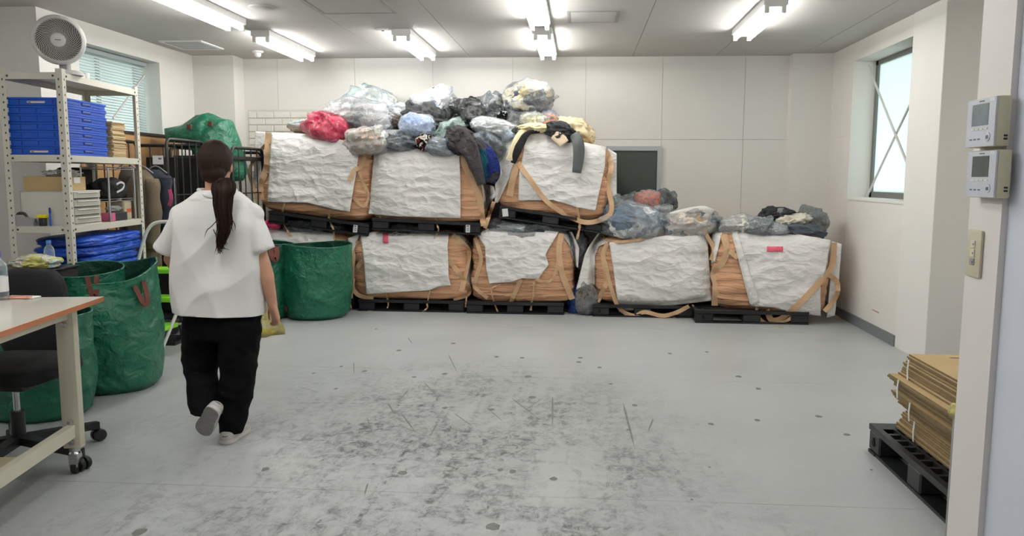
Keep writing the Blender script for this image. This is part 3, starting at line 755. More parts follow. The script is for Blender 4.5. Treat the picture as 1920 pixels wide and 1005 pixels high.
side(b2, ([(1050, 434), (1072, 434)], [(1072, 434), (1086, 465), (1084, 502)], [(1078, 497), (1084, 502)], [(1050, 434), (1068, 460), (1078, 497)]), 16, .02)
strap(b2, [(1053, 438), (1048, 469), (1054, 513), (1073, 561)], .062); strap(b2, [(1046, 458), (1044, 500), (1036, 522), (1022, 529), (1004, 523)], .03)
strap(b2, [(891, 446), (902, 484), (893, 520), (891, 538), (914, 559)], .04); strap(b2, [(886, 520), (889, 542)], .03); strap(b2, [(977, 523), (966, 548), (958, 567)], .045)
tie(b2, [(938, 534), (922, 542), (926, 565), (934, 587)]); tie(b2, [(1002, 525), (999, 555), (995, 582)], .024)
b3 = bulk_bag('tan bulk bag with bulging clear clothes bags above a wide white flap', [(1120, 450), (1320, 432), (1328, 566), (1120, 566)], 8.02, 7.9, .85, 4)
flap(b3, [(1142, 454), (1214, 447), (1317, 430)], [(1317, 430), (1326, 453), (1334, 563)], [(1160, 584), (1268, 571), (1334, 563)], [(1142, 454), (1151, 512), (1160, 584)], 17)
side(b3, ([(1122, 436), (1143, 453)], [(1143, 453), (1122, 462), (1116, 480), (1115, 533)], [(1080, 543), (1115, 533)], [(1122, 436), (1105, 460), (1096, 478), (1080, 543)]), 18, -.03)
strap(b3, [(1128, 441), (1143, 452), (1180, 452), (1233, 443)], .03, name='rim_band', off=.02)
strap(b3, [(1139, 456), (1131, 480), (1138, 523), (1130, 545), (1120, 566)], .05); strap(b3, [(1134, 490), (1144, 533), (1160, 576), (1187, 592), (1209, 585), (1241, 592), (1268, 586), (1292, 574)], .042, yo=-.05)
strap(b3, [(1308, 402), (1324, 439), (1338, 466), (1333, 488)], .04, yo=.0)
tie(b3, [(1298, 571), (1306, 584), (1303, 592)])
b4 = bulk_bag('rightmost tan bulk bag with pink tape on its white flap', [(1342, 434), (1556, 448), (1549, 590), (1340, 577)], 7.85, 7.68, .95, 5)
flap(b4, [(1372, 433), (1464, 433), (1556, 450)], [(1556, 450), (1546, 507), (1537, 530), (1537, 591)], [(1409, 574), (1444, 575), (1484, 585), (1537, 591)], [(1372, 433), (1392, 510), (1409, 574)], 19)
flap(b4, [(1370, 432), (1382, 433)], [(1382, 433), (1402, 500), (1424, 566)], [(1407, 575), (1424, 566)], [(1370, 432), (1390, 510), (1407, 575)], 20, 8, 24, .003, .006, 'flap_fold')
side(b4, ([(1558, 452), (1577, 457)], [(1577, 457), (1572, 520), (1564, 591)], [(1549, 595), (1564, 591)], [(1558, 452), (1556, 520), (1549, 595)]), 21, .05)
side(b4, ([(1335, 425), (1354, 433)], [(1354, 433), (1346, 465), (1340, 490)], [(1332, 494), (1340, 490)], [(1335, 425), (1334, 470), (1332, 494)]), 22, .0)
strap(b4, [(1564, 455), (1561, 494), (1549, 514), (1514, 554), (1474, 591), (1449, 601), (1437, 581)], .058, yo=-.04); strap(b4, [(1551, 514), (1566, 524), (1571, 535), (1568, 556), (1546, 584)], .045, yo=-.02)
strap(b4, [(1419, 576), (1421, 592), (1437, 606), (1465, 604), (1482, 597), (1489, 587)], .03, yo=-.06)
strap(b4, [(1357, 440), (1363, 470), (1352, 495), (1338, 512), (1342, 535), (1340, 573)], .066); strap(b4, [(1363, 470), (1372, 474), (1383, 484)], .05)
tape(b4, 1438, 462, 1468, 472)
# upper row -------------------------------------------------------
u1 = bulk_bag('tan bulk bag of the upper row in front of the white brick panel', [(499, 249), (696, 268), (690, 416), (489, 390)], 8.08, 8.04, .74, 6)
flap(u1, [(511, 249), (579, 251), (622, 256), (649, 265), (674, 289)], [(674, 289), (668, 330), (657, 397)], [(503, 379), (577, 380), (625, 392), (657, 397)], [(511, 249), (503, 379)], 23)
side(u1, ([(480, 246), (499, 247)], [(499, 247), (494, 300), (491, 352)], [(475, 354), (491, 352)], [(480, 246), (478, 300), (475, 354)]), 24, .05)
strap(u1, [(503, 249), (502, 290), (499, 318), (490, 345), (489, 375)], .07); strap(u1, [(506, 267), (492, 278), (474, 305), (467, 325), (478, 360), (485, 386)], .035, yo=-.02)
strap(u1, [(684, 290), (677, 312), (664, 320), (655, 340)], .045); strap(u1, [(673, 322), (682, 345), (691, 366), (682, 387), (662, 370)], .03)
tie(u1, [(534, 381), (529, 401), (532, 420), (546, 444)], .02); tie(u1, [(619, 392), (617, 411), (625, 430), (627, 449)], .022)
u2 = bulk_bag('middle tan bulk bag of the upper row with a dark jacket over its corner', [(702, 281), (888, 282), (903, 417), (694, 409)], 8.02, 7.98, .8, 7)
flap(u2, [(702, 281), (718, 277), (774, 277), (816, 285), (862, 280)], [(862, 280), (864, 345), (864, 409)], [(692, 401), (736, 405), (826, 408), (864, 409)], [(702, 281), (701, 303), (692, 401)], 25)
side(u2, ([(901, 340), (926, 350)], [(926, 350), (930, 366), (914, 390)], [(907, 386), (914, 390)], [(901, 340), (906, 362), (907, 386)]), 26, .0)
strap(u2, [(865, 281), (872, 312), (885, 336), (899, 372), (904, 405), (907, 424)], .06); strap(u2, [(874, 283), (884, 315), (896, 350), (903, 380)], .04)
strap(u2, [(926, 378), (916, 408), (909, 428)], .04, yo=.02)
tie(u2, [(713, 406), (711, 417), (721, 427)]); tie(u2, [(817, 408), (819, 420), (822, 432), (815, 450), (824, 466), (838, 475)], .02)
u3 = bulk_bag('right tan bulk bag of the upper row with a long strap slung across', [(950, 258), (1140, 275), (1130, 414), (934, 388)], 8.02, 7.96, .8, 8)
flap(u3, [(987, 253), (1017, 250), (1040, 255), (1100, 268), (1136, 276)], [(1136, 276), (1134, 312), (1116, 395)], [(972, 376), (1037, 375), (1083, 389), (1116, 395)], [(987, 253), (980, 296), (974, 323), (972, 376)], 27)
side(u3, ([(938, 262), (966, 258)], [(966, 258), (968, 290), (955, 335), (934, 380)], [(928, 380), (934, 380)], [(938, 262), (929, 320), (928, 380)]), 28, .0)
side(u3, ([(1140, 278), (1156, 288)], [(1156, 288), (1156, 366)], [(1142, 372), (1156, 366)], [(1140, 278), (1147, 320), (1142, 372)]), 29, .06)
strap(u3, [(970, 305), (962, 334), (955, 368)], .07); strap(u3, [(971, 305), (992, 334), (1026, 378), (1072, 408), (1106, 417), (1140, 405), (1147, 385), (1140, 348), (1146, 312), (1138, 284)], .05, yo=-.02)
tie(u3, [(1082, 389), (1087, 421), (1082, 449)], .028)
# pallets under the bags -------------------------------------------
def pal_at(label, x0, x1, y_l, y_r, Yf, dp, z=None, tags=(), key=False):
    a, b = PY(x0, y_l, Yf), PY(x1, y_r, Yf)
    if z is not None: a.z = b.z = z
    ry = -math.atan2(b.z-a.z, b.x-a.x); c = (a+b)/2
    t = pallet(label, (c.x, Yf+dp/2, c.z), (b-a).length, dp, .125, ry, 0, tags)
    if key: keyhole(t, -(b-a).length/2+.075, -dp/2-.0005, .075)
    return t
pal_at('black pallet under the bulk bag with pink tape on its top edge', 660, 868, 0, 0, 8.02, .84, 0.0)
pal_at('black pallet under the bulk bag with the ragged flap corner', 872, 1063, 0, 0, 7.98, .86, 0.0)
pal_at('black pallet under the bulk bag heaped with clear clothes bags', 1119, 1318, 0, 0, 7.92, .9, 0.0, (), True)
pal_at('rightmost black pallet by the right wall under a bulk bag', 1322, 1545, 0, 0, 7.66, 1.0, 0.0, (), True)
pal_at('black pallet under the half hidden bulk bag behind the green bags', 478, 652, 0, 0, 8.12, .72, 0.0)
pal_at('tilted black pallet under the upper bulk bag by the brick panel', 502, 690, 417, 443, 8.02, .8, None, (.40,))
pal_at('black pallet under the middle bulk bag of the upper row', 697, 900, 431, 441, 7.96, .86, None, (.44,))
t = pal_at('tilted black pallet under the right bulk bag of the upper row', 934, 1127, 408, 438, 7.97, .86, None)
MB().box((-.47, -.4305, .062), (.03, .0008, .04), Matrix.Rotation(-.25, 3, 'Y')).build('paper_label', M_LABEL, t, None, Vector((0, 0, 0)))

# ================================================================== CLOTHES BAGS AND GARMENTS
ICO = {}
def ico(sub):
    if sub not in ICO:
        bm = bmesh.new(); bmesh.ops.create_icosphere(bm, subdivisions=sub, radius=1.0); bm.verts.index_update()
        ICO[sub] = ([v.co.copy() for v in bm.verts], [[v.index for v in f.verts] for f in bm.faces]); bm.free()
    return ICO[sub]
def blob_pts(c, r, rot, seed, sub, lump, crinkle, grow=1.0, pw=2.3, cf=2.2, squash=0.0, neck=None, pleat=.05, ears=()):
    vs, fs = ico(sub); R = Matrix.Rotation(rot, 3, 'Y'); out = []
    if neck is not None: nk_ = neck.normalized(); n1_ = nk_.orthogonal().normalized(); n2_ = nk_.cross(n1_)
    for p in vs:
        s_ = 1/(abs(p.x)**pw+abs(p.y)**pw+abs(p.z)**pw)**(1/pw)
        q = p*s_
        d = 1+ns(p, 1.3, seed)*lump+ns(p, 2.7, seed+4)*lump*.5
        d += (fold(p, cf, seed+8)-.5)*crinkle + (fold(p, cf*2.1, seed+2)-.5)*crinkle*.6
        if neck is not None:
            th_ = nk_.angle(p, 0.0); ph_ = math.atan2(p.dot(n2_), p.dot(n1_))
            d += pleat*math.cos(ph_*11+3*ns(p, 2.0, seed))*math.exp(-(th_/.85)**2)*min(1, th_*4)+.30*math.exp(-(th_/.20)**2)-.12*math.exp(-((th_-.42)/.25)**2)
        for e_, a_, w_ in ears: d += a_*math.exp(-(e_.angle(p, 0.0)/w_)**2)
        q = Vector((q.x*r[0], q.y*r[1], q.z*r[2]))*d*grow
        if q.z < 0: q.z *= (1-squash)
        out.append(Vector(c)+R @ q)
    return out, fs
def px_blob(x0, y0, x1, y1, Y, dep):
    c = PY((x0+x1)/2, (y0+y1)/2, Y); a = PY(x0, (y0+y1)/2, Y); t_ = PY((x0+x1)/2, y0, Y)
    return c, (c.x-a.x, dep, t_.z-c.z)
def plastic_bag(label, bx, Y, dep, cols, seed, film=None, rot=0.0, knot=None, lump=.26, fill=.93, group='bags of used clothes', scale=6.0):
    c, r = px_blob(*bx, Y, dep); r = (r[0]*1.06, r[1], r[2]*1.06)
    cols = [tuple(min(236, int(v*1.06+8)) for v in q) for q in cols]
    c.y = min(c.y, YB-.03-r[1]*1.05)
    t = thing('clothes_bag', label, 'plastic bag', (c.x, c.y, c.z-r[2]), group)
    vs, fs = blob_pts(c, r, rot, seed, 5, lump*.9, .13, fill, 2.3, 1.9)
    MB().add(vs, fs).build('clothes', clothes_mat('clothes_%d' % seed, cols, scale, seed*1.3), t, 180)
    Rk = rnd(seed); kd = Vector((Rk.uniform(-.9, .9), Rk.uniform(-.9, -.2), Rk.uniform(-.1, .7)))
    if knot: kk_ = PY(knot[0], knot[1], c.y); kd = Vector(((kk_.x-c.x)/r[0], -.75, (kk_.z-c.z)/r[2]))
    ears = [(Vector((Rk.uniform(-1, 1), Rk.uniform(-.6, .2), Rk.uniform(-.6, 1))).normalized(), Rk.uniform(.10, .24), Rk.uniform(.10, .2)) for _ in range(4)]
    vs, fs = blob_pts(c, r, rot, seed, 5, lump, .06, 1.0, Rk.uniform(2.0, 3.0), 3.0, 0.0, kd, .09, ears)
    fm = MB().add(vs, fs)
    fm.build('plastic_film', film or film_mat('film_clear'), t, 180)
    return t
def heap(label, bx, Y, dep, m_, seed, rot=0.0, lump=.22, crinkle=.16, name='garment', cat='clothing', group='loose clothes on the pile', pw=2.2):
    c, r = px_blob(*bx, Y, dep); c.y = min(c.y, YB-.03-r[1]*1.1)
    vs, fs = blob_pts(c, r, rot, seed, 5, lump, crinkle, 1.0, pw)
    o = MB().add(vs, fs).build(name, m_, None, 180, Vector((c.x, c.y, c.z-r[2])))
    return tag(o, label, cat, group)
def hang(label, pts, wds, Yl, m_, seed, th=.035, name='garment', group='loose clothes on the pile', amp=.02):
    """hanging piece of cloth: px centre line, px widths, depth per point"""
    n = 26; P = catmull([(p[0], p[1], y*1000) for p, y in zip(pts, Yl)], n); Wd = catmull([(w_, 0, 0) for w_ in wds], n)
    rs = []
    for i, (p, w_) in enumerate(zip(P, Wd)):
        t = P[min(i+1, n-1)]-P[max(i-1, 0)]; sx_, sy_ = t.y, -t.x; L_ = math.hypot(sx_, sy_) or 1
        sx_, sy_ = sx_/L_, sy_/L_
        ring = []; Yd = p.z/1000; K = 15
        e = .55+.45*min(1, min(i, n-1-i)/1.5)
        for k in range(K): 
            u = -1+2*k/(K-1); q = PY(p.x-sx_*u*w_.x/2, p.y-sy_*u*w_.x/2, Yd)
            q.y -= th*math.sqrt(max(0, 1-u*u))*e+fold((q.x, q.x*.5, q.z*.5), 9, seed)*amp; ring.append(q)
        for k in range(K-2, 0, -1):
            u = -1+2*k/(K-1); q = PY(p.x-sx_*u*w_.x/2, p.y-sy_*u*w_.x/2, Yd); q.y += th*.5*math.sqrt(max(0, 1-u*u))*e; ring.append(q)
        rs.append(ring)
    c = sum((r[0] for r in rs), Vector())/len(rs)
    o = MB().rings(rs).build(name, m_, None, 70, Vector((c.x, c.y, min(p.z for r in rs for p in r))))
    return tag(o, label, 'clothing', group)
F_CL = film_mat('film_clear', (224, 232, 238), .22); F_MILK = film_mat('film_milky', (226, 232, 236), .52, .22); F_BLUE = film_mat('film_bluish', (196, 212, 226), .34)
F_GREY = film_mat('film_grey', (150, 158, 164), .3); F_DARK = film_mat('film_dark', (40, 44, 44), .55, .12); F_PINK = film_mat('film_pink', (214, 44, 88), .82, .16); F_GREENISH = film_mat('film_greenish', (150, 178, 168), .4)
G = [(122, 130, 138), (168, 174, 180), (92, 100, 108), (196, 200, 202)]
# hidden support inside the heap
plastic_bag('grey bag buried low in the middle of the pile', (700, 255, 860, 310), 8.5, .3, G, 90, F_GREY)
plastic_bag('pale bag buried behind the jacket at the gap between bulk bags', (850, 262, 950, 330), 8.5, .28, [(150, 160, 170), (190, 196, 200), (110, 118, 128)], 91, F_GREY)
plastic_bag('grey bag low behind the round top bag', (920, 215, 1060, 265), 8.6, .24, G, 92, F_GREY)
plastic_bag('pale bag low behind the pillow-like white bag', (820, 215, 930, 270), 8.62, .22, G, 93, F_GREY)
plastic_bag('grey bag low behind the pink bag', (600, 225, 760, 275), 8.6, .22, G, 94, F_MILK)
# top heap
plastic_bag('large pale blue bag highest at the left of the pile', (648, 164, 748, 240), 8.58, .26, [(186, 200, 206), (206, 214, 212), (170, 184, 196), (220, 220, 206), (188, 210, 200)], 101, F_BLUE, .25)
plastic_bag('big rounded grey-white bag behind the pink bag', (622, 186, 736, 252), 8.32, .28, [(188, 186, 186), (160, 166, 168), (206, 202, 200), (140, 148, 150)], 102, F_CL, .12)
plastic_bag('magenta pink plastic bag at the left of the pile', (578, 213, 652, 264), 8.12, .17, [(170, 30, 70), (214, 60, 100)], 103, F_PINK, .3, (604, 214), .2)
plastic_bag('flat clear bag lying left of the pink bag', (544, 224, 604, 250), 8.35, .16, [(150, 160, 160), (200, 204, 200)], 104, F_MILK)
plastic_bag('beige and white bag sagging over the gap between the bulk bags', (648, 239, 726, 287), 7.92, .19, [(196, 176, 158), (222, 216, 206), (170, 150, 136), (228, 224, 216)], 105, F_CL, -.18)
plastic_bag('charcoal grey clear bag right of the beige bag', (712, 246, 788, 282), 8.1, .2, [(96, 104, 108), (122, 128, 132), (80, 86, 92)], 106, F_CL, .05)
plastic_bag('white and pale blue knotted bag with a navy tip', (772, 166, 856, 232), 8.48, .25, [(196, 208, 218), (214, 220, 224), (178, 192, 206)], 107, F_MILK, -.2, (842, 194))
heap('navy cloth poking out of the top of a pale blue bag', (810, 163, 834, 178), 8.42, .05, mat('navy_cloth', (38, 38, 66), .9), 108, 0, .35)
plastic_bag('small pale film bag between the two highest bags', (722, 196, 780, 238), 8.5, .18, [(170, 186, 200), (200, 206, 210), (150, 166, 184)], 109, F_MILK)
heap('dark brown crumpled garment under the pale bags', (728, 216, 764, 248), 8.3, .12, mat('dark_brown_cloth', (74, 66, 60), .9), 110)
heap('charcoal crumpled garment arching over the baby blue bundle', (758, 196, 842, 250), 8.26, .14, mat('charcoal_cloth', (62, 62, 64), .9, var=.2), 111, .45, .3, .22)
plastic_bag('baby blue and pink bundle in the middle of the pile', (750, 215, 814, 260), 8.08, .16, [(164, 182, 222), (158, 176, 218), (206, 180, 190), (168, 186, 226)], 112, F_CL, 0, None, .1, .93, 'bags of used clothes', 4.0)
plastic_bag('grey-green bag leaning beside the baby blue bundle', (816, 228, 872, 264), 8.06, .14, [(140, 160, 152), (120, 138, 132), (160, 176, 168)], 113, F_GREENISH, -.55)
plastic_bag('black glossy bag with a mustard patch near the middle', (846, 188, 912, 250), 8.42, .22, [(42, 44, 44), (56, 58, 58), (34, 38, 38), (150, 112, 40), (70, 66, 62)], 114, F_DARK, -.1, None, .16, .95)
heap('black cloth corner sticking up behind the black glossy bag', (876, 182, 900, 206), 8.5, .06, mat('black_cloth', (30, 30, 32), .9), 115, .5, .3)
plastic_bag('grey bag with dark swirls left of the round top bag', (900, 178, 950, 230), 8.52, .2, [(128, 132, 134), (96, 100, 102), (160, 162, 164), (74, 76, 78)], 116, F_GREY)
heap('white shirt printed with black shapes under the round top bag', (930, 207, 958, 240), 8.38, .07, clothes_mat('black_white_print', [(214, 212, 214), (24, 24, 26), (220, 218, 220), (210, 210, 210)], 24, 3), 117, 0, .15, .1)
plastic_bag('round clear bag of dark and cream clothes, highest of the pile', (944, 155, 1036, 216), 8.42, .27, [(70, 76, 88), (200, 188, 158), (96, 98, 100), (216, 206, 176), (58, 64, 76), (150, 140, 104)], 118, F_CL, -.1, (975, 194), .1, .95, 'bags of used clothes', 7.0)
plastic_bag('taupe grey bag beneath the round top bag', (956, 204, 1004, 244), 8.36, .16, [(150, 148, 148), (168, 164, 160)], 119, F_GREY)
plastic_bag('cream bag beneath the right of the round top bag', (976, 212, 1028, 248), 8.22, .16, [(214, 206, 170), (200, 202, 196), (222, 214, 184)], 120, F_CL)
plastic_bag('salmon and grey bag right of the cream bag', (1006, 208, 1050, 244), 8.36, .15, [(150, 154, 170), (190, 140, 120), (140, 144, 160), (198, 168, 156)], 121, F_CL, .3)
plastic_bag('white pillow-like rolled bag in the centre right of the pile', (884, 222, 972, 258), 8.14, .17, [(216, 216, 214), (206, 208, 208)], 122, F_CL, .22, None, .1)
plastic_bag('dark bluish bag below the white rolled bag', (886, 247, 948, 298), 8.1, .16, [(104, 116, 132), (130, 142, 154), (84, 90, 98), (150, 160, 170)], 123, F_GREY, .2)
plastic_bag('light blue bag wedged beside the right upper bulk bag', (938, 238, 978, 268), 8.1, .12, [(164, 178, 200), (190, 200, 214)], 124, F_BLUE)
heap('brown and white leopard print scarf on the middle bulk bag', (780, 250, 808, 282), 7.97, .06, clothes_mat('leopard', [(40, 26, 24), (210, 204, 196), (92, 44, 36), (20, 18, 18)], 30, 5), 125, .5, .2)
plastic_bag('silver grey bag at the front of the middle bulk bag', (800, 258, 856, 290), 8.0, .15, [(150, 158, 164), (168, 176, 180), (124, 132, 138)], 126, F_GREY, .15)
M_JKT = clothes_mat('jacket_navy_grey', [(70, 67, 66), (72, 69, 68), (68, 65, 66), (32, 40, 86)], 2.4, 6)
heap('grey and navy padded jacket heaped at the corner of the middle bulk bag', (832, 236, 888, 288), 8.0, .16, M_JKT, 127, .35, .15, .12, pw=2.5)
hang('grey jacket sleeve with navy stripe hanging beside the strap', [(858, 258), (878, 276), (892, 308), (903, 346)], [44, 36, 24, 16], [7.90, 7.86, 7.85, 7.86], M_JKT, 128, .03)
hang('dark teal and navy jacket body hanging over the gap', [(886, 268), (908, 296), (920, 322), (916, 342)], [34, 44, 38, 26], [7.93, 7.90, 7.90, 7.92], clothes_mat('jacket_teal', [(34, 44, 96), (30, 42, 100), (28, 78, 92), (62, 60, 64), (34, 46, 98)], 4.0, 2), 129, .03)
hang('white cloth corner at the tail of the dark jacket', [(920, 306), (930, 324), (926, 338)], [14, 22, 12], [7.95, 7.93, 7.94], mat('white_cloth', (206, 206, 206), .8), 130, .03)
hang('cream lining strip along the dark jacket edge', [(893, 270), (908, 284), (922, 304)], [12, 11, 8], [7.96, 7.95, 7.95], mat('cream_cloth', (206, 192, 158), .9), 131, .03)
M_CRM = mat('cream_knit', (222, 206, 168), .95, var=.08, vscale=8, bump=.4, bscale=30)
heap('cream knit sweaters heaped at the right back of the pile', (1040, 222, 1112, 272), 8.3, .2, M_CRM, 132, .35, .25, .15)
heap('cream knit sleeve end beside the wall at the right of the pile', (1090, 252, 1114, 272), 8.2, .07, mat('cream_knit_dark', (200, 184, 146), .95, var=.08, bump=.4, bscale=30), 133, .3)
heap('pale cream garment folded on the right upper bulk bag', (970, 231, 1036, 254), 8.08, .14, M_CRM, 134, -.05, .25, .16)
hang('pale cream sleeve hanging at the left of the right upper bulk bag', [(988, 244), (974, 256), (964, 276), (957, 300)], [16, 15, 13, 16], [8.0, 7.93, 7.88, 7.86], M_CRM, 135, .022)
hang('black trouser leg hanging beside the cream sleeve', [(1012, 246), (992, 249), (979, 264), (970, 284), (962, 306)], [7, 10, 15, 15, 9], [7.97, 7.94, 7.90, 7.86, 7.86], mat('black_knit', (22, 22, 24), .95), 136, .02)
heap('dark charcoal garment on the right upper bulk bag', (1022, 232, 1080, 262), 8.0, .13, mat('charcoal_knit', (52, 54, 56), .95, var=.25, vscale=9), 137, .25, .3, .2)
heap('rust brown cloth peeking between cream and charcoal garments', (1014, 226, 1048, 240), 8.12, .07, mat('rust_cloth', (150, 104, 78), .9), 138, -.2)
hang('dark grey sleeve hanging down the white flap', [(1076, 250), (1084, 268), (1085, 294), (1081, 324)], [20, 22, 21, 17], [7.92, 7.86, 7.85, 7.85], mat('grey_sleeve', (92, 96, 94), .95, var=.06, bump=.3, bscale=90), 139, .03)
hang('small beige cuff lying on the white flap', [(1038, 252), (1050, 260), (1058, 270)], [18, 22, 20], [7.90, 7.88, 7.87], mat('beige_cuff', (226, 204, 174), .9), 140, .02, amp=.004)
heap('green-grey cloth peeking beside the light blue bag', (960, 238, 984, 254), 8.02, .05, mat('olive_cloth', (60, 66, 58), .95), 141)
# between the bulk bag rows
plastic_bag('clear bag squeezed under the right upper pallet', (920, 414, 1060, 446), 8.2, .2, [(150, 166, 172), (96, 100, 102), (190, 196, 198), (70, 74, 78)], 142, F_GREY, .06)
plastic_bag('smoky clear bag bulging right of the ragged flap', (1052, 432, 1102, 506), 8.3, .2, [(140, 144, 146), (160, 164, 166), (116, 120, 122)], 143, F_GREY)
plastic_bag('dark grey bag under the middle upper pallet', (726, 420, 800, 448), 8.25, .2, [(92, 96, 98), (120, 124, 126), (70, 72, 76)], 144, F_GREY)
heap('pink cloth poking out above the half hidden bulk bag', (496, 411, 526, 430), 8.1, .06, mat('pink_cloth', (214, 60, 104), .5), 145, 0, .15, .06)
plastic_bag('grey bag squeezed under the pallet by the brick panel', (520, 410, 640, 440), 8.3, .2, [(120, 124, 126), (160, 162, 164), (90, 92, 96)], 146, F_GREY)
plastic_bag('blue plastic bag on the floor between two pallets', (1066, 538, 1098, 590), 8.2, .13, [(24, 70, 160), (30, 84, 180)], 147, film_mat('film_blue', (28, 80, 180), .8), 0, None, .1)
plastic_bag('clear bag of brown clothes on the floor between two pallets', (1080, 534, 1120, 589), 8.06, .12, [(92, 78, 66), (110, 96, 80), (74, 64, 56)], 148, F_CL, 0, None, .1)
# on the lower right bulk bags
plastic_bag('large bluish clear bag heaped on the left of its bulk bag', (1122, 382, 1250, 452), 8.12, .25, [(122, 136, 152), (150, 162, 172), (196, 200, 196), (166, 168, 150), (98, 112, 128), (206, 208, 208)], 149, F_CL, .12, None, .14, .93, 'bags of used clothes', 6.5)
plastic_bag('orange bag behind the large bluish clear bag', (1192, 358, 1238, 402), 8.34, .16, [(222, 110, 76), (232, 130, 96), (206, 96, 66)], 150, F_CL)
plastic_bag('dark grey and black bag right of the orange bag', (1216, 359, 1266, 410), 8.42, .17, [(76, 78, 78), (110, 118, 124), (60, 62, 60), (128, 130, 130)], 151, F_GREY, .4)
plastic_bag('mint green bag beside the right upper bulk bag', (1128, 366, 1172, 410), 8.3, .16, [(150, 188, 178), (176, 200, 194), (160, 168, 172)], 152, F_CL)
plastic_bag('grey transparent bag behind the bluish one', (1146, 366, 1200, 410), 8.45, .18, [(140, 150, 152), (160, 168, 168)], 153, F_GREY)
plastic_bag('pale grey bundle in front of the orange bag', (1220, 384, 1258, 414), 8.25, .13, [(176, 176, 174), (160, 156, 154), (190, 188, 186)], 154, F_CL)
plastic_bag('white liner bag with maroon and slate clothes', (1240, 394, 1338, 446), 8.1, .24, [(214, 204, 188), (84, 98, 112), (150, 92, 100), (70, 88, 100), (200, 190, 178), (90, 104, 116)], 155, F_CL, -.12, None, .14, .95, 'bags of used clothes', 5.0)
hang('white liner edge folded over the maroon clothes', [(1256, 402), (1290, 394), (1318, 392), (1334, 402)], [8, 9, 12, 22], [8.02, 7.98, 7.95, 8.0], mat('liner_white', (224, 222, 214), .5), 156, .02, 'plastic_liner')
plastic_bag('off-white bag on the left of the rightmost bulk bag', (1352, 404, 1424, 442), 7.98, .2, [(196, 192, 182), (176, 178, 176), (204, 200, 192)], 157, F_CL, -.1)
plastic_bag('smooth grey bag in the middle of the rightmost bulk bag', (1396, 408, 1452, 442), 7.92, .18, [(150, 156, 160), (166, 172, 174)], 158, F_GREY)
heap('black jacket heaped highest on the rightmost bulk bag', (1428, 388, 1484, 420), 8.1, .16, mat('black_jacket', (44, 46, 50), .85, var=.3, vscale=8), 159, -.1, .3, .2)
heap('grey cuff folded on the black jacket', (1454, 390, 1470, 414), 8.0, .05, mat('grey_cloth', (132, 134, 134), .9), 160)
heap('cream garment in the heap on the rightmost bulk bag', (1452, 402, 1516, 434), 7.96, .15, mat('cream_shirt', (212, 206, 190), .9, var=.06), 161, -.1, .3, .2)
plastic_bag('olive grey crinkled bag at the right of the rightmost bulk bag', (1496, 392, 1544, 440), 8.1, .17, [(126, 124, 112), (110, 110, 102), (140, 138, 128)], 162, F_GREY, .1)
heap('slate blue garment along the front of the rightmost heap', (1458, 418, 1548, 448), 7.9, .14, mat('slate_cloth', (84, 92, 98), .9, var=.12, vscale=8), 163, .12, .2, .15)
plastic_bag('light grey bag low in the rightmost heap', (1430, 418, 1480, 444), 7.86, .12, [(170, 174, 178), (150, 156, 164)], 164, F_CL)
plastic_bag('grey bag supporting the rightmost heap from behind', (1380, 410, 1520, 450), 8.2, .25, G, 165, F_GREY)
# loose ties on the floor
for k, (pts, lab) in enumerate([([(690, 583), (706, 582), (724, 580)], 'tan tape end lying on the floor before the left pallets'), ([(1258, 592), (1263, 595), (1268, 597)], 'short tan scrap on the floor before the clothes-heaped bag'), ([(1452, 611), (1460, 612), (1467, 614)], 'short tan scrap on the floor before the rightmost pallet'), ([(1566, 590), (1580, 600), (1600, 604), (1612, 608)], 'tan tape end lying on the floor by the baseboard')]):
    P = catmull([PZ(x, y, .004) for x, y in pts], 12)
    o = ribbon(MB(), P, .02, .003, (0, 0, 1), .0).build('tape_scrap', M_TANRIB, None, None, P[0].copy()); tag(o, lab, 'tape scrap', 'loose tape on the floor')

# ================================================================== RIGHT SIDE: intercoms, switch, cardboard
def intercom(label, ytop, ybot, screen):
    a = PXW(1872, ytop, JX-.04); b = PXW(1866, ybot, JX-.04); z1, z0 = a.z, b.z; y0 = a.y; y1 = y0+.165; X = JX-.04
    t = thing('intercom', label, 'intercom', (JX-.0005, (y0+y1)/2, z0), 'intercom monitors by the doorway')
    M_IC = mat('intercom_front', (196, 200, 208), .4); M_ICB = mat('intercom_case', (206, 200, 172), .5); M_BTN = mat('intercom_buttons', (226, 222, 208), .4); M_INK = mat('grey_print', (96, 98, 100), .6)
    MB().bbox(((JX+X)/2+.001, (y0+y1)/2, (z0+z1)/2), ((JX-X)/2-.0015, (y1-y0)/2, (z1-z0)/2), .006).build('case', M_ICB, t, 40)
    H_ = z1-z0; f = X-.0012
    def pl(name, u0, u1, v0, v1, m_, d=.0012):
        return MB().bb(f-d, f+.004, y1-u1*(y1-y0), y1-u0*(y1-y0), z1-v1*H_, z1-v0*H_).build(name, m_, t)
    fp = pl('front_plate', .02, .98, .015, .985, M_IC)
    pl('screen', .20, .76, .12, .56, screen, .0022)
    for k in range(4): pl('button', .18+k*.15, .305+k*.15, .615, .645, M_BTN, .003)
    pl('brand_print', .42, .60, .055, .08, M_INK, .0018); pl('sticker', .78, .93, .03, .09, M_LABEL, .0018)
    for k in range(3): pl('icon', .16+k*.14, .24+k*.14, .82, .85, M_INK, .0018)
    g = MB().lathe((f-.0012, y1-.78*(y1-y0), z1-.80*H_), [(.013, 0), (.013, -.0016), (.009, -.0022)], 18, 'x'); g.build('talk_button', M_IC, t, 40)
    pl('talk_mark', .74, .82, .77, .84, M_INK, .004)
    for k in range(2): MB().bb(JX-.018, JX-.008, y0-.0012, y0+.002, z0+.018+k*.009, z0+.023+k*.009).build('slot', M_BLKPL, t)
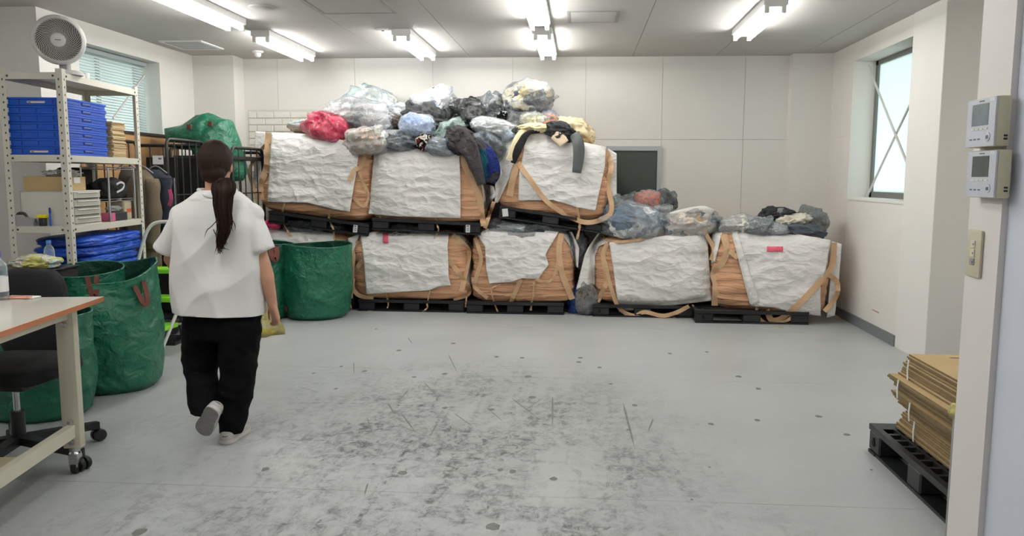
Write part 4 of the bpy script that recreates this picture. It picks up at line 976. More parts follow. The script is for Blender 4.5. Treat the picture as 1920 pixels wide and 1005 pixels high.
scr1 = clothes_mat('screen_reflection', [(120, 128, 128), (150, 158, 156), (96, 104, 104)], 9, 2)
intercom('upper wall intercom with a pale reflection on its screen', 178, 274, mat('screen_light', (126, 136, 136), .12, var=.3, vscale=14))
intercom('lower wall intercom with a dark grey screen', 280, 372, mat('screen_dark', (74, 84, 78), .18))
a = PXW(1842, 433, JX-.008); b = PXW(1838, 523, JX-.008)
t = thing('light_switch', 'beige wall switch plate with rocker switches below the intercoms', 'light switch', (JX, a.y+.04, b.z))
M_SW = mat('switch_plate', (196, 190, 166), .45); M_SWB = mat('switch_rocker', (214, 210, 192), .4)
y0, y1, z0, z1 = a.y, a.y+.085, b.z, a.z
MB().bbox((JX-.005, (y0+y1)/2, (z0+z1)/2), (.0048, (y1-y0)/2, (z1-z0)/2), .004).build('plate', M_SW, t, 40)
h_ = z1-z0
for k, (v0, v1) in enumerate(((.22, .38), (.41, .57), (.60, .74))):
    r = MB().bbox((JX-.011, (y0+y1)/2, z1-h_*(v0+v1)/2), (.0025, .0125, h_*(v1-v0)/2), .0015).build('rocker', M_SWB if k < 2 else mat('switch_grey', (150, 152, 150), .3), t)
    MB().bb(JX-.0142, JX-.0132, (y0+y1)/2-.007, (y0+y1)/2-.004, z1-h_*(v0+.1), z1-h_*(v0+.06)).build('mark', M_BLKPL, r)
# cardboard stack on pallet
pt = pallet('black plastic pallet by the doorway under flattened boxes', (2.07, 3.52, 0), 1.1, 1.1, .15)
for zz, rr in ((.085, .009), (.066, .018)):
    MB().lathe((-.5502, .48, zz), [(rr, 0), (rr, -.002)], 12, 'x').build('keyhole', mat('hole_black', (6, 6, 7), .9), pt, None, Vector((0, 0, 0)))
R = rnd(5); zc = .1505
shared = {}
bund = [('bottom', 10, .0, 1.02), ('third', 9, .06, 1.0), ('second', 9, .0, 1.02), ('top', 10, -.01, 1.0)]
order = ['lowest tied bundle', 'second tied bundle from the pallet', 'third tied bundle from the pallet', 'topmost tied bundle']
for bi, (nm, cnt, sh, ln) in enumerate(bund):
    z_st = zc; xs0 = []
    for k in range(cnt):
        th = .0102; key = bi
        if key not in shared:
            q = MB()
            wx, wy = .40, ln/2
            q.bb(-wx, wx, -wy, wy, -th/2+.0006, th/2-.0006)
            me = q.mesh('flattened_box'); me.materials.append(M_CARD); me.materials.append(M_CARDE)
            for p in me.polygons: p.material_index = 0 if abs(p.normal.z) > .5 else 1
            shared[key] = me
        top = bi == 3 and k == cnt-1
        o = link('flattened_box', shared[key]); x_ = 2.03+sh*.55+R.uniform(-.006, .006)-(.007*k if bi in (1, 2) else -.005*k); y_ = 3.50+R.uniform(-.008, .008)+sh*.5
        o.location = (x_, y_, zc+th/2); o.rotation_euler = (0, 0, R.uniform(-.006, .006)); zc += th; xs0.append(x_)
        tag(o, 'topmost flattened brown box with an open fold line' if top else 'flattened brown cardboard box, %s from the bottom in the %s' % (ORD[k], order[bi]), 'cardboard', 'flattened boxes on the pallet')
        if top:
            MB().bb(-.40, .40, -.012, -.0105, th/2-.0005, th/2+.0003).build('fold_line', M_CARDE, o, None, Vector((0, 0, 0)))
            for (ax, ay) in ((-.20, .43), (-.18, .16)): MB().bb(ax-.03, ax+.03, ay-.012, ay+.012, th/2-.0004, th/2+.0003).build('hand_slot', M_CARDE, o, None, Vector((0, 0, 0)))
    yb = 3.86 if bi > 1 else 3.78; xm = min(xs0)-.408; xM = max(xs0)+.402; zs = zc
    P = [Vector((xm, yb, z_st+.002)), Vector((xm-.003, yb, (z_st+zs)/2)), Vector((xm, yb, zs+.0015)), Vector(((xm+xM)/2, yb, zs+.0018)), Vector((xM, yb, zs+.001))]
    q = ribbon(MB(), P[:3], .014, .002, (-1, 0, 0))
    tag(q.build('tying_band', mat('white_band', (226, 226, 226), .4), None, None, P[0].copy()), 'white plastic band around the ' + order[bi] + ' of boxes', 'band', 'bands around the box bundles')
tb = PY(1797, 690, 3.05)
t = thing('tape_roll', 'dark roll resting on the cardboard stack, cut by the doorway edge', 'tape roll', (1.66, 3.12, zc))
MB().lathe((1.62, 3.16, zc+.06), [(.03, -.025), (.058, -.025), (.058, .025), (.03, .025)], 28, 'y').build('roll', M_BLKPL, t, 40)
t = thing('waste_bin', 'grey post with a yellow plastic bag over its rim beside the boxes', 'bin', (1.50, 2.86, 0))
p = PY(1789, 770, 2.86)
MB().tube([(p.x+.015, 2.86, 0), (p.x+.015, 2.86, p.z-.02)], .016, 12).build('post', mat('grey_metal', (140, 142, 142), .4), t, 60)
vs, fs = blob_pts((p.x+.02, 2.86, p.z), (.035, .035, .024), 0, 77, 3, .25, .2)
MB().add(vs, fs).build('bag_rim', film_mat('film_yellow', (226, 214, 96), .75), t, 180)

# ================================================================== LEFT SIDE
# shelving unit -----------------------------------------------------
SR = .10; SC = Vector((-3.425, 5.0, 0))
ex = Vector((-math.cos(SR*.3), -math.sin(SR*.3), 0)); ey = Vector((-math.sin(SR), math.cos(SR), 0))
SW_, SL = .43, 1.07
def sp(u, v, z): return SC+ex*u+ey*v+Vector((0, 0, z))          # u across (left), v along (away)
SROT = Matrix((( -ex.x, ey.x, 0), (-ex.y, ey.y, 0), (0, 0, 1)))
sh = thing('shelving_unit', 'ivory slotted angle steel shelving unit at the left', 'shelving', SC)
ZT = 2.12
for u, v, su, sv in ((0, 0, 1, 1), (SW_, 0, -1, 1), (0, SL, 1, -1), (SW_, SL, -1, -1)):
    q = MB(); q.box(sp(u+su*.022, v+sv*.001, ZT/2), (.022, .0015, ZT/2), SROT); q.box(sp(u+su*.001, v+sv*.022, ZT/2), (.0015, .022, ZT/2), SROT)
    po = q.build('post', M_IVORY, sh)
    hm = MB(); z = .1
    while z < ZT-.03:
        hm.box(sp(u+su*.024, v-sv*.0008, z), (.0045, .0004, .0065), SROT); hm.box(sp(u-su*.0008, v+sv*.024, z), (.0004, .0045, .0065), SROT); z += .05
    hm.build('slots', M_IVORYD, po)
LEV = [.44, 1.077, 1.555, 2.095]
for z in LEV:
    sf = MB().box(sp(SW_/2, SL/2, z-.002), (SW_/2-.004, SL/2-.004, .003), SROT).build('shelf', M_IVORY, sh)
    q = MB()
    for v in (.003, SL-.003): q.box(sp(SW_/2, v, z-.022), (SW_/2-.005, .002, .022), SROT)
    for u in (.003, SW_-.003): q.box(sp(u, SL/2, z-.022), (.002, SL/2-.005, .022), SROT)
    q.build('shelf_lip', M_IVORY, sf)
    for v in (.05, SL-.05): MB().lathe(sp(-.0005, v, z-.022), [(.007, 0), (.007, .003)], 10, 'x', rot=SROT).build('bolt', M_IVORYD, sf)
    for u in (.06, SW_-.06): MB().lathe(sp(u, -.001, z-.022), [(.007, 0), (.007, -.003)], 10, 'y', rot=SROT).build('bolt', M_IVORYD, sf)
# fan ----------------------------------------------------------------
fc = PY(110, 75, 5.12); FR = .163
t = thing('fan', 'round white circulator fan with spiral grille on top of the shelving', 'fan', (fc.x, fc.y+.03, ZT-.0))
RF = Matrix.Rotation(.50, 3, 'Z') @ Matrix.Rotation(.12, 3, 'X')
M_FAN = mat('fan_white', (214, 213, 210), .4); M_FAND = mat('fan_inner', (70, 70, 68), .6)
MB().lathe(fc, [(FR*.80, -.02), (FR*.86, -.045), (FR*.97, -.03), (FR, .0), (FR*.97, .05), (FR*.80, .12), (FR*.5, .17), (FR*.2, .18)], 48, 'y', rot=RF).build('housing', M_FAN, t, 50)
MB().lathe(fc, [(FR*.81, -.0215), (FR*.81, -.0225)], 48, 'y', rot=RF).build('inner_shadow', M_FAND, t, 50)
for k in range(44):
    pts = []
    for i in range(7):
        r_ = FR*(.27+.56*i/6); a = 2*PI*k/44+.9*(i/6)**1.2; pts.append(fc+RF @ Vector((r_*math.cos(a), -.030-.012*math.sin(PI*i/6), r_*math.sin(a))))
    MB().tube(pts, .0019, 5).build('grille_rib', M_FAN, t, 60)
hb = MB().lathe(fc, [(FR*.28, -.028), (FR*.28, -.042), (FR*.24, -.050), (FR*.02, -.053)], 32, 'y', rot=RF).build('hub', M_FAN, t, 50)
MB().box(fc+RF @ Vector((0, -.0535, 0)), (.018, .0006, .0025), RF).build('hub_mark', mat('grey_print', (96, 98, 100), .6), hb)
MB().bbox((fc.x, fc.y+.05, (fc.z-FR+ZT)/2+.02), (.03, .025, (fc.z-FR-ZT)/2+.03), .01).build('neck', mat('fan_grey', (150, 150, 150), .5), t, 40)
MB().lathe((fc.x+.02, fc.y+.06, ZT-.022), [(.085, 0), (.085, .02), (.07, .03), (.03, .035)], 28).build('base', M_FAN, t, 40)
p = PY(158, 128, 5.5)
tag(MB().lathe((0, 0, 0), [(.028, 0), (.032, .05), (.032, .06), (.02, .06)], 20).build('paper_cup', M_LABEL, None, 40, Vector((0, 0, 0))), 'small white cup on top of the shelving behind the fan', 'cup').location = (p.x, p.y, LEV[3]+.001)
p2 = PY(140, 128, 5.35)
tag(MB().lathe((0, 0, 0), [(.06, 0), (.06, .035), (.05, .045), (.01, .05)], 20).build('white_lid', M_FAN, None, 40), 'low white round lid beside the fan base', 'lid').location = (p2.x, p2.y, LEV[3]+.001)
# blue crates ---------------------------------------------------------
M_BLUE = mat('blue_crate', (24, 80, 186), .38, var=.06); M_BLUED = mat('blue_crate_dark', (14, 44, 120), .5)
CH = .0545; cr0 = None; crates = []; words = ['topmost', 'second from the top', 'third from the top', 'fourth from the top', 'fifth from the top', 'second from the bottom', 'lowest']
cc = sp(.215, .315, LEV[2]+.0015); cw, cd = .192, .275
for k in range(7):
    z = LEV[2]+.0015+(6-k)*CH
    if cr0 is None:
        t = thing('folding_crate', '', 'crate', (0, 0, 0))
        O = Vector((0, 0, 0))
        q = MB().bbox((0, 0, CH/2), (cw-.006, cd-.006, CH/2-.0004), .006, None, 1); q.build('body', M_BLUE, t, 40, O)
        q = MB().bbox((0, 0, CH-.008), (cw, cd, .0074), .003, None, 1); q.build('rim', M_BLUE, t, 40, O)
        q = MB().bbox((0, 0, .005), (cw-.001, cd-.001, .0045), .002, None, 1); q.build('foot_rim', M_BLUE, t, 40, O)
        for s_ in (-1, 1):
            h = MB().bbox((s_*(cw-.0035), 0, CH*.53), (.0035, .06, .010), .003, None, 1).build('handle', M_BLUED, t, None, O)
            MB().bb(s_*(cw+.0002)-.0006, s_*(cw+.0002)+.0006, -.045, .045, CH*.53+.002, CH*.53+.006).build('handle_lip', mat('crate_light', (120, 150, 210), .4), h, None, O)
            for yy in (-.16, .16): MB().bb(s_*(cw-.005)-.0025, s_*(cw-.005)+.0025, yy-.07, yy+.07, CH*.32, CH*.36).build('rib', M_BLUED, t, None, O)
            for xx in (-.11, 0, .11): MB().bb(xx-.002, xx+.002, s_*(cd-.005)-.002, s_*(cd-.005)+.002, .01, CH-.016).build('rib', M_BLUED, t, None, O)
        cr0 = t; o = t
    else: o = copy_tree(cr0)
    o.location = (cc.x, cc.y, z); o.rotation_euler = (0, 0, SR); tag(o, 'blue plastic folding crate, %s of the stack on the shelf' % words[k], 'crate', 'blue crates on the shelf')
    crates.append(o)
for o in (crates[0], crates[6]):
    q = MB(); q.bb(-.055, .06, -cd-.0012, -cd+.006, .016, .030); lb = q.build('paper_label', M_LABEL, o, None, Vector((0, 0, 0)))
    MB().bb(-.052, .056, -cd-.0018, -cd-.001, .026, .029).build('label_stripe', mat('red_print', (190, 70, 70), .6), lb, None, Vector((0, 0, 0)))
    MB().bb(-.05, -.03, -cd-.0018, -cd-.001, .018, .024).build('label_print', mat('grey_print', (96, 98, 100), .6), lb, None, Vector((0, 0, 0)))
# paper stack behind the crates
R = rnd(9)
pc = sp(.15, .76, LEV[2]+.0015)
for k in range(22):
    o = MB().bbox((0, 0, 0), (.13, .10, .0058), .002, None, 1).build('flat_carton', M_CARD if k % 3 else mat('pale_board', (196, 178, 146), .9), None)
    o.location = (pc.x+R.uniform(-.008, .008), pc.y+R.uniform(-.01, .01), LEV[2]+.0015+.006+k*.0122); o.rotation_euler = (0, 0, SR+R.uniform(-.03, .03))
    tag(o, 'flat folded brown carton, %s from the bottom of the stack behind the blue crates' % ORD[k], 'carton', 'flat cartons behind the crates')
# middle shelf contents -------------------------------------------------
Z3 = LEV[1]+.0015
def local(name, label, cat, u, v, z, group=None): 
    t = thing(name, label, cat, sp(u, v, z), group, SR); return t
def lp(mb, name, m_, t, sm=None): return mb.build(name, m_, t, sm, Vector((0, 0, 0)))
M_WPL = mat('white_plastic', (206, 204, 196), .45)
t = local('drawer_unit', 'white plastic drawer unit with clear drawers on the middle shelf', 'drawer unit', .21, .27, Z3)
dw, dl, dh = .175, .19, .235
q = MB(); q.bb(-dw, dw-.012, -dl, -dl+.006, 0, dh).bb(-dw, dw-.012, dl-.006, dl, 0, dh).bb(-dw, -dw+.006, -dl, dl, 0, dh).bb(-dw, dw, -dl, dl, dh-.006, dh+.002).bb(-dw, dw, -dl, dl, 0, .006)
for k in range(1, 4): q.bb(-dw+.006, dw-.012, -dl+.006, dl-.006, k*.058-.002, k*.058+.002)
lp(q, 'body', M_WPL, t)
for k in range(4):
    d = lp(MB().bbox((dw-.004, 0, k*.058+.032), (.008, dl-.014, .022), .003, None, 1), 'drawer', clear_mat('drawer_clear', (196, 196, 186), .6), t, 40)
    MB().bbox((dw+.008, 0, k*.058+.048), (.006, dl-.05, .004), .002, None, 1).build('handle', M_WPL, d, None, Vector((0, 0, 0)))
t = local('cardboard_box', 'small brown cardboard box on the white drawer unit', 'box', .215, .21, Z3+dh+.003)
lp(MB().bb(-.145, .145, -.12, .12, 0, .095), 'carton', M_CARD, t); lp(MB().bb(-.146, .146, -.012, .012, .0955, .0965), 'closing_tape', mat('box_tape', (190, 160, 110), .3), t)
for sx_ in (-1, 1): lp(MB().bb(sx_*.1455-.0005, sx_*.1455+.0006, -.03, .05, .05, .09), 'paper_label', M_LABEL, t)
vs, fs = blob_pts((0, 0, .022), (.11, .07, .024), 0, 31, 4, .3, .2)
o = MB().add(vs, fs).build('plastic_wrap', F_CL, None, 180); o.location = sp(.16, .2, Z3+dh+.101); tag(o, 'crumpled clear plastic wrap on the cardboard box', 'plastic wrap')
t = local('tape_dispenser', 'grey desk tape dispenser on the middle shelf edge', 'tape dispenser', .335, .035, Z3)
prof = [(-.065, 0), (.065, 0), (.065, .03), (.05, .045), (.02, .05), (-.005, .075), (-.045, .075), (-.065, .05)]
lp(MB().rings([[Vector((x, y, z)) for x, z in prof] for y in (-.026, .026)]), 'body', mat('dispenser_grey', (150, 150, 152), .5), t)
lp(MB().lathe((-.025, 0, .062), [(.018, -.012), (.034, -.012), (.034, .012), (.018, .012)], 24, 'y'), 'tape', mat('tape_brown', (64, 58, 52), .3), t, 40)
lp(MB().bb(.062, .068, -.012, .012, .03, .05), 'cutter', M_CHROME, t)
t = local('tape_measure', 'yellow and black tape measure standing on the middle shelf', 'tape measure', .215, .035, Z3)
lp(MB().bbox((0, 0, .035), (.02, .02, .034), .008), 'case', mat('dark_case', (40, 42, 46), .5), t, 40); lp(MB().bbox((0, -.002, .066), (.028, .021, .012), .005), 'grip', mat('yellow_plastic', (232, 214, 20), .4), t, 40)
t = local('marker_pen', 'blue marker pen standing beside the tape measure', 'pen', .165, .04, Z3)
lp(MB().lathe((0, 0, 0), [(.006, 0), (.0065, .09), (.005, .092), (.005, .115), (.003, .118)], 12), 'barrel', M_BLUE, t, 40); lp(MB().lathe((0, 0, .088), [(.0072, 0), (.0072, .032), (.004, .036)], 12), 'cap', M_BLUED, t, 40)
for k in range(3):
    o = MB().bb(-.085, .085, -.05, .05, 0, .0015).build('paper_sheet', M_LABEL, None); o.location = sp(.12, .10+.05*k, Z3+.0002+k*.0016); o.rotation_euler = (0, 0, .3*k); tag(o, ['lowest loose white paper sheet by the shelf post', 'middle loose white paper sheet by the shelf post', 'uppermost loose white paper sheet by the shelf post'][k], 'paper', 'papers on the middle shelf')
# chrome wire rack with black bag, jug, box -------------------------------
t = local('wire_rack', 'small chrome wire rack standing on the middle shelf', 'rack', .12, .76, Z3)
rw, rl, rh = .10, .20, .40
for x, y in ((-rw, -rl), (rw, -rl), (-rw, rl), (rw, rl)):
    po = lp(MB().tube([(x, y, 0), (x, y, rh)], .0085, 10), 'post', M_CHROME, t, 60)
for z in (.15, rh-.01):
    q = MB().tube([(-rw, -rl, z), (rw, -rl, z), (rw, rl, z), (-rw, rl, z), (-rw, -rl, z)], .004, 6)
    q.tube([(-rw, -rl, z+.016), (rw, -rl, z+.016), (rw, rl, z+.016), (-rw, rl, z+.016), (-rw, -rl, z+.016)], .003, 6)
    for i in range(16 if z < .3 else 0): q.tube([(-rw, -rl+.013+i*.025, z), (rw, -rl+.013+i*.025, z)], .002, 5)
    lp(q, 'wire_shelf', M_CHROME, t, 60)
vs, fs = blob_pts((0, 0, .085), (.085, .17, .08), 0, 41, 4, .2, .1, 1, 2.8)
t = thing('black_bag', 'black cloth bag with grey clips on the wire rack', 'bag', sp(.12, .76, Z3+.156), None, SR)
lp(MB().add(vs, fs), 'bag', M_BLACKFAB, t, 180)
lp(ribbon(MB(), catmull([Vector((.09, -.06, .12)), Vector((.094, .0, .135)), Vector((.094, .05, .12)), Vector((.096, .02, .085)), Vector((.094, -.07, .06))], 18), .014, .004, (1, 0, 0)), 'clip', mat('light_grey_clip', (190, 190, 188), .5), t)
t = local('plastic_jug', 'plastic jug of amber liquid with orange print on the middle shelf', 'jug', .10, .90, Z3)
M_JUG = clear_mat('jug_plastic', (196, 186, 160), .62, .3)
lp(MB().bbox((0, 0, .075), (.055, .065, .075), .018, None, 3), 'bottle', M_JUG, t, 40); lp(MB().bbox((0, 0, .055), (.050, .060, .054), .016, None, 3), 'liquid', mat('amber_liquid', (176, 128, 70), .2), t, 40)
lp(MB().lathe((0, -.035, .15), [(.018, 0), (.018, .022), (.016, .024)], 16), 'cap', M_WPL, t, 40); lp(MB().bb(.0552, .0562, -.03, .045, .055, .085), 'label', mat('orange_label', (200, 96, 60), .6), t)
t = local('stapler_box', 'black box with a pink end on the middle shelf', 'box', .06, .68, Z3)
lp(MB().bbox((0, .03, .032), (.035, .13, .031), .004), 'body', mat('dark_box', (38, 38, 44), .6), t); lp(MB().bbox((.002, -.07, .033), (.0365, .036, .031), .003), 'pink_end', mat('pink_end', (186, 88, 126), .6), t)
vs, fs = blob_pts((0, 0, .022), (.03, .09, .022), 0, 43, 4, .35, .2)
o = MB().add(vs, fs).build('grey_cloth', mat('grey_cloth', (132, 134, 134), .9), None, 180); o.location = sp(.065, .72, Z3+.066); tag(o, 'small grey cloth on top of the black box', 'cloth')
t = local('camera_case', 'black case with buckles at the back of the middle shelf', 'case', .30, .62, Z3)
lp(MB().bbox((0, 0, .20), (.075, .12, .2), .02, None, 2), 'case', M_BLACKFAB, t, 40)
for k in range(3): lp(MB().bbox((.077, -.04+k*.035, .36-k*.04), (.003, .012, .006), .002), 'buckle', M_CHROME, t)
vs, fs = blob_pts((0, 0, .05), (.09, .06, .055), 0, 44, 4, .2, .1)
o = MB().add(vs, fs).build('baseball_cap', M_BLACKFAB, None, 180); o.location = sp(.33, .42, Z3+.245); tag(o, 'black cap lying behind the cardboard box', 'cap')
# lower shelf: blue tarps, bottle, bag --------------------------------------
M_TARP = crumple('blue_tarp', (20, 72, 178), .32, 7.0, .8, .02, (1, 1, 2.5), .12, spec=.5)
Z4 = LEV[0]+.0015
for k in range(8):
    u_ = .21+(.03 if k % 2 else -.02); hh = .036
    vs, fs = blob_pts((0, 0, hh), (.205, .40-.018*(k % 3)+.012*k, hh*1.12), 0, 50+k, 5, .05, .03, 1, 5.0)
    o = MB().add(vs, fs).build('folded_tarp', M_TARP, None, 180); o.location = sp(.225-.006*k, .58+.01*(k % 3), Z4+k*.068); o.rotation_euler = (0, 0, SR+.02*(k % 3))
    tag(o, 'folded blue tarp, %s from the bottom of the stack on the lower shelf' % ORD[k] if k < 7 else 'topmost folded blue tarp on the lower shelf', 'tarp', 'folded tarps on the lower shelf')
pz = PY(92, 497, 4.86)
sb_ = thing('storage_box', 'low dark box behind the office chair carrying cloth and a bottle', 'box', (-3.55, 4.72, 0))
MB().bbox((-3.52, 4.70, .41), (.22, .16, .41), .01).build('box_body', M_BLACKFAB, sb_, 40); MB().bbox((-3.52, 4.70, .828), (.225, .165, .008), .004).build('box_lid', M_BLKPL, sb_, 40)
t = thing('water_bottle', 'clear plastic bottle with a blue cap in front of the blue tarps', 'bottle', PY(93, 485, 4.70))
t.location.z = .837
lp(MB().lathe((0, 0, 0), [(.028, 0), (.031, .01), (.031, .05), (.028, .055), (.031, .06), (.031, .105), (.026, .125), (.012, .145), (.012, .155)], 24), 'bottle', clear_mat('pet_clear', (190, 206, 214), .16), t, 50)
lp(MB().lathe((0, 0, .153), [(.0145, 0), (.0145, .018), (.013, .02)], 20), 'cap', mat('sky_cap', (60, 120, 190), .4), t, 40)
c, r = px_blob(24, 478, 112, 502, 4.66, .1)
vs, fs = blob_pts((0, 0, 0), r, 0, 61, 5, .2, .12, 1, 2.3)
o = MB().add(vs, fs).build('cloth_bundle', clothes_mat('white_yellow_cloth', [(206, 204, 190), (190, 206, 206), (196, 196, 120), (210, 208, 200)], 8, 2), None, 180); o.location = (c.x, c.y, .838+r[2]*.95); tag(o, 'white and pale yellow cloth bundle behind the office chair', 'cloth')
# ------------------------------------------------------------------ wood board, roll cages, coats
t = thing('wood_board', 'plywood board with dark edge under the left window', 'board', (XL+.03, 7.3, .6))
M_PLY = mat('plywood', (182, 140, 92), .7, var=.12, vscale=5, stretch=(1, 1, 6))
for k in range(3): MB().bb(XL+.012, XL+.03, 6.55+k*.55, 6.55+k*.55+.546, .6, 1.82).build('panel', M_PLY, t)
MB().bb(XL+.005, XL+.05, 6.52, 8.22, 1.82, 1.845).build('edge_trim', mat('dark_trim', (44, 34, 30), .6), t)
def arch(mb, a, b, z0, z1, r=.06, rad=.016):
    a, b = Vector((a[0], a[1], 0)), Vector((b[0], b[1], 0)); d = (b-a).normalized(); L = (b-a).length
    pts = [a+Vector((0, 0, z0)), a+Vector((0, 0, z1-r))]
    for k in range(1, 6): an = PI/2*k/5; pts.append(a+d*(r-r*math.cos(an))+Vector((0, 0, z1-r+r*math.sin(an))))
    for k in range(5): an = PI/2*k/5; pts.append(b-d*(r-r*math.sin(an))+Vector((0, 0, z1-r+r*math.cos(an))))
    pts += [b+Vector((0, 0, z1-r)), b+Vector((0, 0, z0))]
    return mb.tube(pts, rad, 8)
def cage(label, x0, x1, y0, y1, z1, top_arch=True):
    t = thing('roll_cage', label, 'roll cage', ((x0+x1)/2, (y0+y1)/2, 0), 'black tube roll cages')
    for x in (x0, x1):
        fr = arch(MB(), (x, y0), (x, y1), .16, z1).build('side_frame', M_BLACKTUBE, t, 60)
        for k in range(1, 5): MB().tube([(x, y0+(y1-y0)*k/5, .2), (x, y0+(y1-y0)*k/5, z1-.01)], .006, 6).build('bar', M_BLACKTUBE, fr, 60)
        for z in (.5, .95, 1.25): MB().tube([(x, y0, z), (x, y1, z)], .007, 6).build('bar', M_BLACKTUBE, fr, 60)
    fr = arch(MB(), (x0, y1), (x1, y1), .16, z1-.03).build('back_frame', M_BLACKTUBE, t, 60)
    for k in range(1, 5): MB().tube([(x0+(x1-x0)*k/5, y1, .2), (x0+(x1-x0)*k/5, y1, z1-.04)], .006, 6).build('bar', M_BLACKTUBE, fr, 60)
    MB().bbox(((x0+x1)/2, (y0+y1)/2, .16), ((x1-x0)/2+.01, (y1-y0)/2+.01, .02), .006).build('base_deck', M_BLACKTUBE, t)
    for x in (x0+.04, x1-.04):
        for y in (y0+.05, y1-.05):
            w_ = MB().lathe((x, y, .05), [(.03, -.014), (.05, -.013), (.05, .013), (.03, .014)], 16, 'x').build('caster', M_BLKPL, t, 40); MB().bb(x-.02, x+.02, y-.015, y+.015, .06, .14).build('fork', M_CHROME, w_)
    return t
cA = PY(312, 263, 6.75)
cage('nearer black tube roll cage by the coats', -4.28, -3.62, 6.62, 7.28, 1.74)
c2 = PY(470, 300, 7.85)
cg = cage('farther black tube roll cage holding the green bag', -4.02, c2.x, 7.42, 8.15, 1.70)
MB().bbox((-3.70, 7.78, 1.60), (.30, .35, .02), .006).build('top_tray', M_BLACKTUBE, cg)
MB().bbox((-3.70, 7.78, .80), (.30, .35, .015), .006).build('middle_tray', M_BLACKTUBE, cg)
p = PY(296, 300, 6.9); t = thing('paper_notice', 'white paper notice hung inside the nearer roll cage', 'paper', (p.x, 6.9, p.z))
MB().bb(p.x-.05, p.x+.05, 6.9, 6.902, p.z-.04, p.z+.04).build('sheet', M_LABEL, t); q = MB()
q.bb(p.x+.005, p.x+.035, 6.899, 6.8995, p.z+.005, p.z+.02); q.build('print', mat('grey_print', (96, 98, 100), .6), t)
o = MB().bbox((0, 0, 0), (.28, .02, .5), .01).build('cloth_screen', M_BLACKFAB, None); o.location = (-3.95, 7.36, 1.1); tag(o, 'black cloth panel standing between the two roll cages', 'panel')
# coats on a rail
rl_ = thing('clothes_rail', 'dark clothes rail behind the shelving carrying coats', 'clothes rail', (-3.75, 6.35, 0))
MB().tube([(-3.88, 6.35, 0), (-3.88, 6.35, 1.40), (-3.42, 6.35, 1.40), (-3.42, 6.35, 0)], .012, 8).build('rail', M_BLACKTUBE, rl_, 60); MB().bb(-3.9, -3.4, 6.2, 6.5, 0, .03).build('foot', M_BLACKTUBE, rl_)
def coat(label, px0, px1, ytop, ybot, Y, m_, seed, cat='coat', lean=0):
    a, b = PY(px0, ytop, Y), PY(px1, ybot, Y); cx_ = (a.x+b.x)/2; wd = (b.x-a.x)/2; rs = []
    hgt = a.z-b.z
    for i in range(26):
        f = i/25; z = a.z-hgt*f; sw = wd*(.22+.78*min(1, (f/.16))**.7) if f < .16 else wd*(1.0+.0*f)
        ring = []
        for k in range(28):
            an = 2*PI*k/28; wob = 1+.09*ns((math.cos(an)*2, math.sin(an)*2, f*1.5), 1.6, seed)+.05*math.sin(an*7+f*2)*f
            ring.append(Vector((cx_+math.cos(an)*sw*wob+lean*f, Y+math.sin(an)*.09*(.5+.5*min(1, f/.1))*wob, z)))
        rs.append(ring)
    t = thing('coat', label, cat, (cx_, Y, b.z), 'coats on the rail')
    MB().rings(rs).build('coat_body', m_, t, 180)
    for s in (1,):
        sl = [Vector((cx_+s*wd*.8, Y-.03, a.z-.10*hgt)), Vector((cx_+s*wd*1.0, Y-.06, a.z-.4*hgt)), Vector((cx_+s*wd*.85, Y-.07, a.z-.80*hgt))]
        MB().tube(catmull(sl, 12), [.055+.008*math.sin(i*1.3) for i in range(12)], 12).build('sleeve', m_, t, 180)
    MB().tube(catmull([Vector((cx_-.10, Y, a.z-.03)), Vector((cx_, Y, a.z+.03)), Vector((cx_+.10, Y, a.z-.03))], 9), .007, 6).build('hanger', mat('clear_hanger', (120, 120, 126), .3), t, 60)
    return t
coat('brown taupe wool coat hanging behind the shelving', 238, 302, 318, 500, 6.32, mat('taupe_wool', (104, 92, 76), .95, bump=.4, bscale=60, var=.08, vscale=8), 1)
coat('dark brown coat hanging behind the taupe coat', 222, 262, 312, 505, 6.42, mat('dark_taupe', (62, 54, 46), .95), 2)
coat('navy blue coat hanging right of the taupe coat', 268, 322, 318, 450, 6.50, mat('navy_wool', (36, 42, 54), .95), 3)
o = ribbon(MB(), catmull([PY(318, 355, 6.38), PY(321, 372, 6.36), PY(317, 386, 6.38)], 8), .03, .004).build('pink_tag', mat('pink_cloth2', (206, 86, 130), .7), None); tag(o, 'pink ribbon at the edge of the navy coat', 'ribbon')
o = MB().bbox((0, 0, 0), (.55, .2, .36), .03).build('dark_box', M_BLACKFAB, None); o.location = (-3.78, 6.95, .36+.181); tag(o, 'large dark carton on the deck of the nearer roll cage', 'box')

